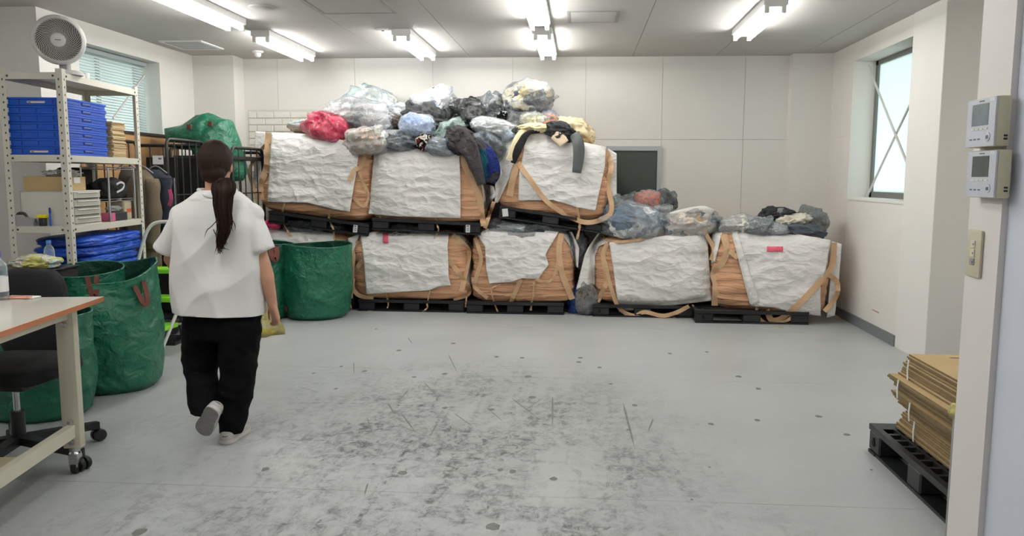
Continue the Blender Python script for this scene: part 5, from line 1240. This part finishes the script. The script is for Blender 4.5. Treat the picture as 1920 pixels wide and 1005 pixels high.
# ------------------------------------------------------------------ green bags
def green_bag(label, c, r, h, seed, rim=None, lean=(0, 0), handles=(), seg=64, squ=1.0, dent=.05, group='green woven bags', bot=()):
    t = thing('green_bag', label, 'bag', (c[0], c[1], c[2] if len(c) > 2 else 0), group); O = Vector((0, 0, 0)); rs = []; nl = 34
    def pt(an, f, dr=0.0):
        hh = h+(rim(an) if rim else 0)
        rr = r*(.93+.07*math.sin(PI*min(1, f*1.1))+.05*f)
        x, y = math.cos(an), math.sin(an); p = Vector((x, y, f*1.4))
        d = 1+ns(p, 1.4, seed)*dent*1.6+(fold((x, y, f*1.6), 2.4, seed+3)-.4)*dent*.8+(fold((x*1.2, y*1.2, f*2.5+x), 4.8, seed+6)-.4)*dent*.45
        if f < .06: d *= .88+2*f
        return Vector((x*(rr*d-dr)+lean[0]*f, y*(rr*d-dr)*squ+lean[1]*f, f*hh))
    for i in range(nl+1): rs.append([pt(2*PI*k/seg, i/nl) for k in range(seg)])
    MB().rings(rs, True, False).build('bag_wall', M_GREEN, t, 180, O)
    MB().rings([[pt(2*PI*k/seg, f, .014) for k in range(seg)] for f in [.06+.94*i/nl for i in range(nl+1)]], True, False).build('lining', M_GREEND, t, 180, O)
    MB().tube([pt(2*PI*k/40, 1.0, .004) for k in range(41)], .007, 6).build('rim', M_GREEN, t, 180, O)
    for an, f, wd_ in handles:
        a, b = pt(an-.11, f, -.012), pt(an+.11, f, -.012); mid = pt(an, f-.16, -.05); q = pt(an-.06, f-.12, -.04); s = pt(an+.06, f-.12, -.04)
        ribbon(MB(), catmull([pt(an-.12, f+.0, -.01), a, q, mid, s, b, pt(an+.12, f, -.01)], 26), wd_, .006, (math.cos(an), math.sin(an), .1)).build('handle', M_BROWN, t, 40, O)
    for an, f0, f1, da in bot:
        ribbon(MB(), catmull([pt(an-da, f0, -.012), pt(an, (f0+f1)/2, -.016), pt(an+da, f1, -.012)], 14), .05, .006, (math.cos(an), math.sin(an), 0)).build('base_handle', M_BROWN, t, 40, O)
    return t
A = math.radians
green_bag('big green woven bag standing beside the work table', (-3.17, 4.96), .325, .765, 3, lambda an: .075*math.cos(an-A(60))+.02*math.sin(an*3), (-.03, .04), ((A(-22), .93, .035),), squ=1.0, bot=((A(-92), .09, .17, .3),))
green_bag('slumped green woven bag beside the office chair casters', (-3.22, 4.32), .30, .60, 5, lambda an: .05*math.cos(an-A(80))-.02*math.sin(an*2), (.02, .0), ((A(-35), .95, .035), ), squ=.85)
green_bag('inner green bag whose rim shows inside the big green bag', (-3.26, 4.92, .05), .225, .755, 8, lambda an: .03*math.cos(an-A(100)), (.0, -.03), ((A(-100), .99, .03), (A(-50), .99, .03)), dent=.03)
green_bag('round green woven bag in front of the left bulk bag', (-2.70, 7.70), .345, .735, 11, lambda an: .012*math.sin(an*2), (.02, 0), ((A(-150), .96, .05),), dent=.045, bot=((A(-140), .15, .15, .22),))
green_bag('green woven bag half hidden between the woman and the round one', (-3.20, 7.62), .29, .76, 14, lambda an: .02*math.cos(an-A(200)), (0, 0), ((A(-50), .97, .05),), bot=((A(-60), .16, .16, .2),))
# slumped green bag on top of the cage
def sack(label, polygon_px, Y, dep, m_, seed, name='green_bag', extra=None):
    n = 40; tot = polygon_px+[polygon_px[0]]; ring = [poly_eval(tot, i/56) for i in range(56)]
    cx_ = sum(p[0] for p in polygon_px)/len(polygon_px); cy_ = sum(p[1] for p in polygon_px)/len(polygon_px); rs = []
    for i in range(-10, 11):
        f = i/10; s_ = math.sqrt(max(0.0004, 1-abs(f)**2.6)); row = []
        for (x, y) in ring:
            p = PY(cx_+(x-cx_)*s_, cy_+(y-cy_)*s_, Y); p.y += f*dep
            d = (fold((p.x, p.y, p.z), 3.4, seed)-.4)*.03+(fold((p.x*1.3, p.y, p.z), 8, seed+2)-.4)*.015
            row.append(p+Vector((0, -d, d*.3)))
        rs.append(row)
    c = PY(cx_, max(p[1] for p in polygon_px), Y); t = thing(name, label, 'bag', c, 'green woven bags')
    MB().rings(rs).build('bag_wall', m_, t, 180); return t, c
t, c = sack('slumped green woven bag on top of the farther roll cage', [(316, 242), (345, 232), (372, 216), (392, 212), (414, 222), (432, 224), (445, 262), (458, 312), (461, 330), (452, 341), (400, 338), (360, 270), (318, 268)], 7.72, .26, M_GREEN, 21)
for x, y in ((355, 238), (394, 232)):
    MB().bbox(PY(x, y, 7.44), (.022, .012, .024), .005).build('handle_end', M_BROWN, t)
sack('green woven bag folded inside the farther roll cage', [(320, 310), (350, 305), (395, 306), (420, 320), (425, 380), (322, 380)], 7.75, .2, M_GREEN, 22)
# ------------------------------------------------------------------ step ladder
t = thing('step_ladder', 'white step ladder with lime green treads behind the woman', 'step ladder', (-3.3, 6.0, 0))
M_LW = mat('ladder_white', (212, 210, 204), .4); M_LIME = mat('lime_tread', (128, 206, 40), .45)
fl_, fr_ = PZ(302, 672, .0), PZ(302, 672, 0); wl = .40
FL = Vector((-3.70, 5.86, 0)); FRt = PZ(301, 672, 0.0)
lx = FRt.x; lx0 = lx-.36; ly = FRt.y
HT = 1.02; back = .42
for x in (lx0, lx):
    MB().tube([(x, ly, 0.04), (x+(.11 if x == lx else .05), ly+.55*.62, .62*1.0)], .0135, 10).build('front_leg', M_LW, t, 60)
    MB().tube([(x, ly+.62, 0.04), (x+(.05 if x == lx else .03), ly+.42, .62)], .0125, 10).build('rear_leg', M_LW, t, 60)
    MB().lathe((x, ly, 0), [(.019, 0), (.019, .045), (.015, .055)], 12).build('foot', M_LIME, t, 40); MB().lathe((x, ly+.62, 0), [(.018, 0), (.018, .045), (.015, .055)], 12).build('foot', M_LIME, t, 40)
for k, (py_, Yo) in enumerate(((609, .12), (556, .26), (503, .36))):
    z = PY(315, py_, ly+Yo).z
    MB().bbox((lx0+.20+.03*k, ly+Yo, z-.015), (.20, .10, .018), .008).build('tread', M_LIME, t, 40)
hb = [PY(258, 492, 5.95), PY(268, 455, 5.97), PY(278, 430, 5.98), PY(292, 418, 6.0), PY(320, 416, 6.02), PY(345, 424, 6.04), PY(352, 460, 6.05), PY(350, 500, 6.05)]
MB().tube(catmull(hb, 40), .014, 10).build('hand_rail', M_LW, t, 60)
MB().tube([(lx0+.02, ly+.62*.95, .16), (lx, ly+.62*.95, .16)], .009, 8).build('cross_bar', M_LW, t, 60)
# yellow bag on floor
pts = [PZ(488, 629, 0)]
c = pts[0]; t = thing('yellow_bag', 'crumpled translucent yellow plastic bag on the floor behind the woman', 'plastic bag', (c.x, c.y, 0))
rs = []
for i in range(16):
    f = i/15; rr = (.13*(1-f)**1.3+.03+.02*math.sin(f*9))*(1 if f < .98 else .6)
    rs.append([Vector((c.x-.02*f+math.cos(2*PI*k/24)*rr*(1+.25*math.cos(5*2*PI*k/24+f*4)), c.y+.08+math.sin(2*PI*k/24)*rr*(1+.2*math.sin(4*2*PI*k/24)), f*.55)) for k in range(24)])
MB().rings(rs).build('film', film_mat('film_yellow2', (206, 190, 60), .5), t, 180)
MB().bbox((c.x-.01, c.y+.08, .02), (.11, .07, .016), .01).build('contents', mat('yellow_contents', (206, 176, 20), .6), t)

# ------------------------------------------------------------------ work table
TZ = .84; t = thing('work_table', 'white work table with brown edge on casters at the left', 'table', (-2.6, 2.9, 0))
M_TOP = mat('table_top', (206, 202, 190), .16, var=.02); M_EDGE = mat('table_edge', (176, 112, 76), .5); M_TLEG = mat('table_frame', (214, 209, 190), .4)
tx1a, tx1b = PZ(194, 556, TZ), PZ(0, 622, TZ); dv = (tx1b-tx1a); dv.z = 0; dv.normalize(); lf = Vector((dv.y, -dv.x, 0))
if lf.x > 0: lf = -lf
TL_ = 1.45; TW = .75
def tq(u, v, z): return tx1a+dv*u+lf*v+Vector((0, 0, z-TZ))
TROT = Matrix(((lf.x*-1, dv.x*-1, 0), (lf.y*-1, dv.y*-1, 0), (0, 0, 1)))
MB().bbox(tq(TL_/2, TW/2, TZ-.012), (TW/2-.002, TL_/2-.002, .012), .001, TROT, 1).build('table_top', M_TOP, t)
q = MB(); q.box(tq(TL_/2, .0, TZ-.012), (.002, TL_/2, .0115), TROT); q.box(tq(0, TW/2, TZ-.012), (TW/2, .002, .0115), TROT); q.box(tq(TL_, TW/2, TZ-.012), (TW/2, .002, .0115), TROT); q.box(tq(TL_/2, TW, TZ-.012), (.002, TL_/2, .0115), TROT)
q.build('edge_band', M_EDGE, t)
LG = PZ(142, 868, 0.05)
du = (LG-tx1a).dot(dv); dvv = (LG-tx1a).dot(lf)
for (u, v) in ((du, dvv), (du, TW-.12), (TL_-.1, dvv), (TL_-.1, TW-.12)):
    lg = MB().bbox(tq(u, v, (TZ-.024+.13)/2), (.04, .025, (TZ-.024-.13)/2), .004, TROT, 2).build('leg', M_TLEG, t, 40)
    for z in (.16, .26, TZ-.11): MB().lathe(tq(u+.026, v, z), [(.014, 0), (.014, .003), (.01, .005)], 14, 'y', rot=TROT @ Matrix.Rotation(PI, 3, 'Z')).build('bolt', M_CHROME, lg, 40)
    cs = MB().lathe(tq(u, v, .033), [(.015, -.014), (.032, -.012), (.032, .012), (.015, .014)], 20, 'x', rot=TROT).build('caster', M_BLKPL, t, 40)
    MB().lathe(tq(u, v, .09), [(.026, 0), (.028, .012), (.022, .02), (.026, .028), (.026, .04)], 20).build('swivel', M_CHROME, cs, 40); MB().box(tq(u+.0, v, .065), (.02, .026, .028), TROT).build('fork', M_CHROME, cs)
q = MB()
for v in (dvv, TW-.12): q.box(tq((du+TL_-.1)/2, v, TZ-.055), (.018, (TL_-.1-du)/2, .03), TROT); 
for u in (du, TL_-.1): q.box(tq(u, (dvv+TW-.12)/2, TZ-.055), ((TW-.12-dvv)/2, .018, .03), TROT)
q.build('apron', M_TLEG, t); q = MB()
for v in (dvv, TW-.12): q.box(tq((du+TL_-.1)/2, v, .215), (.018, (TL_-.1-du)/2, .03), TROT)
q.box(tq(TL_-.1, (dvv+TW-.12)/2, .215), ((TW-.12-dvv)/2, .018, .03), TROT)
q.build('lower_rail', M_TLEG, t)
MB().box(tq((du+TL_)/2+.18, (dvv+TW-.12)/2, .232), ((TW-.12-dvv)/2-.02, (TL_-.1-du)/2-.2, .008), TROT).build('lower_shelf', mat('shelf_board', (186, 170, 140), .6), t)
# things on the table
p = PZ(4, 562, TZ+.0005); t = thing('spray_bottle', 'clear plastic bottle cut by the left photo edge on the table', 'bottle', (p.x-.01, p.y, TZ+.0005))
lp(MB().lathe((0, 0, 0), [(.036, 0), (.038, .01), (.038, .15), (.034, .17), (.015, .19), (.015, .2)], 24), 'bottle', clear_mat('pet_clear', (190, 206, 214), .16), t, 50); lp(MB().lathe((0, 0, .04), [(.0385, 0), (.0385, .07)], 24), 'label', M_LABEL, t, 40); lp(MB().lathe((0, 0, .2), [(.018, 0), (.018, .03), (.01, .04)], 16), 'cap', mat('violet_cap', (90, 84, 140), .5), t, 40)
p = PZ(36, 560, TZ+.0005); t = thing('face_mask', 'folded mask with an orange elastic on the white table', 'mask', (p.x, p.y, TZ+.0005))
lp(MB().bbox((0, .02, .004), (.075, .03, .004), .003), 'mask', M_LABEL, t, 40); lp(ribbon(MB(), catmull([Vector((-.08, -.01, .006)), Vector((-.03, -.03, .008)), Vector((.03, -.02, .007)), Vector((.06, .0, .01)), Vector((.0, .01, .011)), Vector((-.05, .0, .01))], 24), .012, .004, (0, 0, 1)), 'elastic', mat('orange_elastic', (214, 140, 110), .7), t)
# ------------------------------------------------------------------ office chair
hub = PZ(36, 822, .12); t = thing('office_chair', 'black office chair pushed under the white work table', 'chair', (hub.x, hub.y, 0))
hx, hy = hub.x, hub.y
for k in range(5):
    a = A(-12+72*k); e = Vector((hx+.385*math.cos(a), hy+.385*math.sin(a), .088))
    lg = MB().rings([[Vector((hx, hy, .12))+(e-Vector((hx, hy, .12)))*f+Vector((-math.sin(a)*s_*w_, math.cos(a)*s_*w_, z_)) for s_, z_ in ((-1, -.02), (1, -.02), (1, .018), (-1, .018))] for f, w_ in ((0, .03), (.5, .025), (1, .018))]).build('leg', M_BLKPL, t)
    MB().tube([e+Vector((0, 0, .01)), e+Vector((0, 0, -.04))], .009, 8).build('stem', M_BLKPL, lg, 60)
    for s_ in (-1, 1): MB().lathe((e.x-math.sin(a)*s_*.018, e.y+math.cos(a)*s_*.018, .034), [(.014, -.013), (.030, -.011), (.034, 0), (.030, .011), (.014, .013)], 18, 'x', rot=Matrix.Rotation(a+PI/2, 3, 'Z')).build('caster', M_BLKPL, lg, 40)
MB().tube([(hx, hy, .09), (hx, hy, .26)], .032, 14).build('lower_column', M_BLKPL, t, 60); MB().tube([(hx, hy, .25), (hx, hy, .40)], .015, 12).build('gas_lift', M_CHROME, t, 60)
MB().bbox((hx, hy, .405), (.11, .10, .022), .01).build('mechanism', M_BLKPL, t, 40)
ch = MB(); vs, fs = blob_pts((hx-.0, hy+.0, .475), (.25, .25, .055), 0, 71, 4, .02, .0, 1, 4.0); ch.add(vs, fs).build('seat', M_BLACKFAB, t, 180)
vs, fs = blob_pts((hx-.075, hy+.26, .70), (.185, .05, .24), 0, 72, 4, .02, .0, 1, 4.0); MB().add(vs, fs).build('backrest', M_BLACKFAB, t, 180)
MB().tube(catmull([Vector((hx, hy+.1, .40)), Vector((hx, hy+.30, .42)), Vector((hx+.01, hy+.33, .55)), Vector((hx+.02, hy+.30, .72))], 12), .022, 8).build('back_bar', M_BLKPL, t, 60)

# ================================================================== PERSON
WY = 3.95
def W(px, py, dy=0.0): return PY(px, py, WY+dy)
foot_z = 0.0
person = thing('person', 'woman in a white t-shirt and black trousers walking away, hair in a ponytail', 'person', (W(410, 700).x, WY, 0))
M_SKIN = mat('skin', (196, 148, 122), .55, var=.05, vscale=10); M_SHIRT = mat('white_cotton', (228, 227, 226), .85, bump=.12, bscale=180, sheen=.1)
M_TROU = mat('black_trousers', (11, 11, 14), .9, spec=.15, bump=.15, bscale=150); M_HAIR = mat('dark_hair', (40, 25, 18), .6, spec=.18, var=.4, vscale=40, stretch=(6, 6, .4), bump=.25, bscale=60)
body = MB()
hc = W(405, 306, .02)
body.ellipsoid(hc+Vector((0, .01, 0)), (.072, .092, .108)); body.ellipsoid(hc+Vector((-.006, .055, -.055)), (.05, .05, .06))     # skull and jaw
body.ellipsoid(hc+Vector((-.010, .104, -.022)), (.011, .016, .02))                                                              # nose
body.ellipsoid(hc+Vector((-.008, .098, -.066)), (.022, .012, .008)); body.ellipsoid(hc+Vector((-.006, .085, -.095)), (.02, .02, .018))  # mouth, chin
for s_ in (-1, 1):
    e = hc+Vector((s_*.076, .008, -.022)); body.ellipsoid(e, (.009, .020, .030), 16, Matrix.Rotation(s_*.35, 3, 'Z'))            # ears
body.capsule(W(404, 340, .02), .052, W(407, 378, .02), .058); body.capsule(W(380, 382, .02), .05, W(436, 382, .02), .05)
body.capsule(W(360, 396, .0), .035, W(460, 396, .0), .035)
for y_, hw, hd in ((420, .145, .09), (470, .135, .09), (520, .125, .09), (560, .145, .10), (600, .155, .105)):
    body.ellipsoid(W(410, y_, .01), (hw*.85, hd*.85, .08))
# right arm hanging, left arm carried in front
body.capsule(W(468, 402), .036, W(489, 485, .0), .041); body.capsule(W(489, 485, .0), .042, W(500, 520, .01), .040); body.capsule(W(500, 520, .01), .038, W(511, 572, .05), .026)
body.capsule(W(350, 402), .036, W(322, 485, .04), .041); body.capsule(W(322, 485, .04), .04, W(346, 530, .26), .027)
def hand(wr, d, out, up_, s=1.0):
    """wr wrist, d finger direction, out = thumb side, up_ = back of hand"""
    d, out, up_ = d.normalized(), out.normalized(), up_.normalized()
    palm0, palm1 = wr+d*.012*s, wr+d*.075*s
    for k in (-1, 0, 1): body.capsule(palm0+out*k*.014*s, .016*s, palm1+out*k*.021*s, .0145*s)
    for k, (ln, o_) in enumerate(((.066, .030), (.074, .010), (.069, -.010), (.054, -.029))):
        b0_ = palm1+out*o_*s; b1_ = b0_+(d*.9-up_*.35).normalized()*ln*.45*s; b2_ = b1_+(d*.55-up_*.85).normalized()*ln*.33*s; b3_ = b2_+(d*.2-up_*1.0).normalized()*ln*.26*s
        body.capsule(b0_, .0092*s, b1_, .0085*s, 10); body.capsule(b1_, .0085*s, b2_, .0078*s, 10); body.capsule(b2_, .0078*s, b3_, .0068*s, 10)
    t0 = wr+d*.025*s+out*.024*s; t1 = t0+(d*.55+out*.6-up_*.3).normalized()*.035*s; t2 = t1+(d*.9+out*.1-up_*.4).normalized()*.03*s; t3 = t2+(d*.95-up_*.3).normalized()*.022*s
    body.capsule(t0, .014*s, t1, .0115*s, 10); body.capsule(t1, .011*s, t2, .0095*s, 10); body.capsule(t2, .0095*s, t3, .008*s, 10)
wr = W(511, 570, .05)
hand(wr, (W(518, 600, .06)-wr), Vector((-.75, .65, 0)), Vector((.75, -.65, .12)), 1.0)
wl_ = W(346, 530, .26); hand(wl_, Vector((.6, .8, .05)), Vector((0, .1, 1)), Vector((-.8, .6, 0)), .95)
# legs and ankles
body.capsule(W(446, 600), .065, W(449, 700, .03), .045); body.capsule(W(449, 700, .03), .045, W(433, 806, .0), .028)
body.capsule(W(378, 600), .065, W(380, 690, .06), .045); body.capsule(W(378, 690, .06), .040, W(386, 762, -.08), .026)
body.capsule(W(433, 806), .028, W(434, 822, .02), .028); body.capsule(W(386, 762, -.08), .026, W(389, 778, -.085), .027)
mesh_obj('body', remesh(body, .0052, 5, .5), M_SKIN, person)
# eyes and brows on the far side of the head
for s_ in (-1, 1):
    MB().ellipsoid(hc+Vector((-.008+s_*.030, .094, -.002)), (.012, .007, .006), 14).build('eye', mat('eye_dark', (40, 30, 28), .3), person, 180)
    MB().capsule(hc+Vector((-.008+s_*.018, .099, .016)), .003, hc+Vector((-.008+s_*.044, .092, .017)), .002, 8).build('eyebrow', M_HAIR, person, 180)
# T-shirt
sh_ = MB(); rs = []
prof = [(625, 331, 491, .152), (605, 331, 491, .152), (588, 331, 491, .150), (570, 329, 491, .150), (530, 327, 490, .145), (490, 328, 490, .14), (450, 331, 489, .138), (420, 333, 489, .135), (400, 336, 483, .126), (388, 341, 476, .114), (376, 349, 467, .10), (366, 360, 455, .088), (357, 371, 443, .078)]
for y_, xa, xb, hd in prof:
    cA_, cB_ = W(xa, y_), W(xb, y_); cx_ = (cA_.x+cB_.x)/2; hw = (cB_.x-cA_.x)/2; row = []
    for k in range(48):
        an = 2*PI*k/48; c_, s__ = math.cos(an), math.sin(an); e = .78
        row.append(Vector((cx_+math.copysign(abs(c_)**e, c_)*hw, WY+.01+math.copysign(abs(s__)**e, s__)*hd, cA_.z)))
    rs.append(row)
sh_.rings(rs)
def sleeve(p0, r0, p1, r1, fl_):
    p0, p1 = Vector(p0), Vector(p1); d = (p1-p0).normalized(); e1 = Vector((0, 1, 0)); e1 = (e1-d*e1.dot(d)).normalized(); e2 = d.cross(e1); R_ = []
    for i in range(7):
        f = i/6; r = r0+(r1-r0)*f; c = p0.lerp(p1, f); R_.append([c+(e1*math.cos(2*PI*k/24)*fl_+e2*math.sin(2*PI*k/24))*r for k in range(24)])
    sh_.rings(R_)
sleeve(W(350, 396), .052, W(313, 468, .03), .066, 1.25); sleeve(W(466, 396), .052, W(494, 470, .0), .058, 1.3)
sh_.capsule(W(366, 388), .046, W(338, 404), .052); sh_.capsule(W(450, 386), .046, W(476, 402), .052)
me = remesh(sh_, .0075, 16, .5)
for v, n_ in zip(me.vertices, [v.normal.copy() for v in me.vertices]):
    p = v.co.copy(); zf = (p.z-.72)/.6
    q = Vector((p.x+.12*p.z, p.y*.8, p.z*.28))
    d = (fold(q, 5.0, 3)-.3)*.017*max(.35, 1-zf*.5) + (fold((p.x*.9-p.z*.45, p.y, p.z*.5), 6, 8)-.3)*.011 + ns(p, 9, 2)*.003
    if p.z > 1.30: d *= .3
    v.co = p+n_*d
bm = bmesh.new(); bm.from_mesh(me)
bmesh.ops.bisect_plane(bm, geom=list(bm.verts)+list(bm.edges)+list(bm.faces), plane_co=W(410, 586), plane_no=Vector((.03, 0, 1)), clear_inner=True)
bm.to_mesh(me); bm.free()
shirt = mesh_obj('t_shirt', me, M_SHIRT, person)
sd_ = shirt.modifiers.new('thickness', 'SOLIDIFY'); sd_.thickness = .004; sd_.offset = -1
nk = [W(372, 356, 0), W(385, 366, -.075), W(406, 370, -.085), (W(430, 366, -.075)), W(442, 356, 0), W(425, 356, .085), W(390, 356, .085), W(372, 356, 0)]
MB().tube(catmull(nk, 40), .010, 8).build('collar', M_SHIRT, shirt, 180)
# trousers
tr = MB()
for y_, xa, xb, hd in ((570, 348, 484, .13), (600, 346, 488, .135)):
    pass
rs = []
for y_, xa, xb, hd in ((560, 350, 482, .125), (590, 347, 487, .135), (615, 346, 487, .13), (632, 347, 484, .115)):
    a_, b_ = W(xa, y_), W(xb, y_); cx_ = (a_.x+b_.x)/2; hw = (b_.x-a_.x)/2
    rs.append([Vector((cx_+math.cos(2*PI*k/40)*hw, WY+.01+math.sin(2*PI*k/40)*hd, a_.z)) for k in range(40)])
tr.rings(rs)
def leg(secs):
    R_ = []
    for y_, xa, xb, hd, dy in secs:
        a_, b_ = W(xa, y_, dy), W(xb, y_, dy); cx_ = (a_.x+b_.x)/2; hw = (b_.x-a_.x)/2
        R_.append([Vector((cx_+math.cos(2*PI*k/28)*hw, WY+dy+math.sin(2*PI*k/28)*hd, a_.z)) for k in range(28)])
    tr.rings(R_)
leg([(600, 412, 488, .12, .01), (640, 412, 485, .115, .015), (690, 415, 479, .098, .03), (740, 415, 472, .085, .02), (780, 414, 463, .072, .005), (810, 413, 452, .058, .0)])
leg([(600, 347, 411, .12, .02), (640, 348, 411, .115, .05), (668, 346, 413, .11, .065), (690, 350, 405, .10, .05), (730, 354, 406, .088, -.02), (752, 357, 407, .08, -.055), (773, 358, 405, .07, -.09)])
me = remesh(tr, .0075, 5, .5)
for v, n_ in zip(me.vertices, [v.normal.copy() for v in me.vertices]):
    p = v.co.copy(); v.co = p+n_*((fold((p.x*.7, p.y*.7, p.z*1.6), 7, 4)-.3)*.008+(fold((p.x+p.z*.5, p.y, p.z), 12, 6)-.3)*.004)
mesh_obj('trousers', me, M_TROU, person)
# hair
hr = MB(); hr.ellipsoid(hc+Vector((.0, -.006, .010)), (.087, .100, .113), 32)
hr.ellipsoid(hc+Vector((.008, -.055, -.055)), (.066, .045, .05), 24)
me = remesh(hr, .006, 4, .5)
bm = bmesh.new(); bm.from_mesh(me)
kill = [v for v in bm.verts if (v.co.y > hc.y+.045 and v.co.z < hc.z+.055) or (v.co.y > hc.y-.02+.55*max(0, v.co.z-hc.z+.05) and v.co.z < hc.z+.015 and abs(v.co.x-hc.x) > .05)]
bmesh.ops.delete(bm, geom=kill, context='VERTS'); bm.to_mesh(me); bm.free()
for v, n_ in zip(me.vertices, [v.normal.copy() for v in me.vertices]):
    p = v.co.copy(); v.co = p+n_*(ns((p.x*1.0, p.y*1.0, p.z*.25), 70, 2)*.0022)
hair = mesh_obj('hair', me, M_HAIR, person)
R = rnd(4)
tie0 = W(418, 338, -.115)
MB().lathe(tie0+Vector((0, 0, .0)), [(.020, -.010), (.025, 0), (.020, .010)], 18).build('hair_tie', M_HAIR, hair, 180)
cpt = [tie0+Vector((0, .02, .012)), W(419, 352, -.155), W(417, 385, -.175), W(421, 420, -.172), W(416, 448, -.168), W(412, 468, -.165)]
CP = catmull(cpt, 24)
wid = [.020, .036, .050, .058, .060, .060, .056, .048, .046, .044, .041, .038, .035, .033, .031, .029, .027, .025, .023, .020, .017, .013, .009, .004]
core = MB(); rs = []
for i, p in enumerate(CP): rs.append([p+Vector((math.cos(2*PI*k/18)*wid[i]*.85, math.sin(2*PI*k/18)*wid[i]*.55, 0)) for k in range(18)])
pony = core.rings(rs).build('ponytail', M_HAIR, hair, 180)
st = MB()
for k in range(150):
    a = R.uniform(0, 2*PI); rr = math.sqrt(R.uniform(.35, 1)); ph = R.uniform(0, 6); end = R.randint(15, 23); am = R.uniform(.0, .010); pts = []
    for i in range(0, end+1):
        f = i/23; wv = math.sin(f*7+ph)*am*f*2
        pts.append(CP[i]+Vector((math.cos(a)*wid[i]*rr*1.02+wv, math.sin(a)*wid[i]*.62*rr, wv*.5)))
    pts.append(pts[-1]+Vector((R.uniform(-.012, .012), R.uniform(-.004, .004), -R.uniform(.01, .03))))
    st.tube(pts, [.0024]*(len(pts)-2)+[.0016, .0005], 4, False)
for pts in ([(408, 412), (396, 425), (388, 432), (383, 446)], [(430, 405), (440, 420), (441, 432)], [(412, 455), (418, 464), (430, 469)], [(408, 458), (410, 466), (418, 474)], [(400, 430), (405, 440), (414, 442)]):
    st.tube(catmull([W(x, y, -.17) for x, y in pts], 12), [.0022]*8+[.0018, .0014, .001, .0004], 4, False)
st.build('strands', M_HAIR, pony, 180)
# shoes
M_SHOE = mat('grey_canvas', (176, 172, 170), .8, bump=.2, bscale=150); M_SOLE = mat('shoe_sole', (198, 195, 192), .7); M_TREAD = mat('shoe_tread', (146, 142, 140), .85, var=.15, vscale=30)
def shoe(Mx, lab):
    """shoe modelled heel at origin, toe along +Y, sole at z=0; Mx = 4x4 placement"""
    out = [(-.036, 0), (-.042, .03), (-.042, .09), (-.049, .15), (-.049, .19), (-.040, .222), (-.014, .243), (.014, .243), (.040, .220), (.048, .185), (.046, .14), (.039, .09), (.039, .03), (.032, 0), (.014, -.014), (-.016, -.014)]
    P = catmull([Vector((x, y, 0)) for x, y in out+[out[0]]], 49)[:48]; cen = Vector((0, .11, 0))
    def tr_(p): return Mx @ p
    sm_ = MB().rings([[tr_(Vector((p.x, p.y, z))) for p in P] for z in (.003, .024)]); s_ = sm_.build('shoe', M_SOLE, person, 40)
    MB().rings([[tr_(Vector((p.x*.97, .11+(p.y-.11)*.98, z))) for p in P] for z in (-.0005, .003)]).build('tread', M_TREAD, s_, 40)
    ups = []
    for z, k in ((.022, .97), (.04, .96), (.055, .88), (.068, .74), (.074, .6)):
        row = []
        for p in P:
            toe = max(0, min(1, (p.y-.08)/.16)); kx = k-(1-k)*toe*.25; zz = .022+(z-.022)*(1-.55*toe*toe)
            yy = .09+(p.y-.09)*(k+.04 if p.y < .09 else 1-(1-k)*1.1)
            row.append(tr_(Vector((p.x*kx, yy, zz))))
        ups.append(row)
    MB().rings(ups, True, True).build('upper', M_SHOE, s_, 60)
    ribbon(MB(), [tr_(Vector((math.cos(a)*.0375, .055+math.sin(a)*.066-.004, .044))) for a in [PI+PI*i/16 for i in range(17)]], .003, .006, Vector((0, 0, 1))).build('heel_seam', mat('shoe_seam', (110, 108, 108), .8), s_)
h0 = PZ(423, 832, 0.0)
M_R = Matrix.Translation(Vector((h0.x+.004, h0.y-.005, .0008))) @ Matrix.Rotation(.0, 4, 'Z')
shoe(M_R, 'planted')
toe = PZ(368, 832, 0.0); heel = W(399, 770, -.20)
yv = (Vector((toe.x, toe.y+.02, .012))-heel); ln = yv.length; yv.normalize(); zv = Vector((.12, .9, .35)); zv = (zv-yv*zv.dot(yv)).normalized(); xv = yv.cross(zv)
M_L = Matrix(((xv.x, yv.x, zv.x, heel.x), (xv.y, yv.y, zv.y, heel.y), (xv.z, yv.z, zv.z, heel.z), (0, 0, 0, 1)))
shoe(M_L, 'lifted')
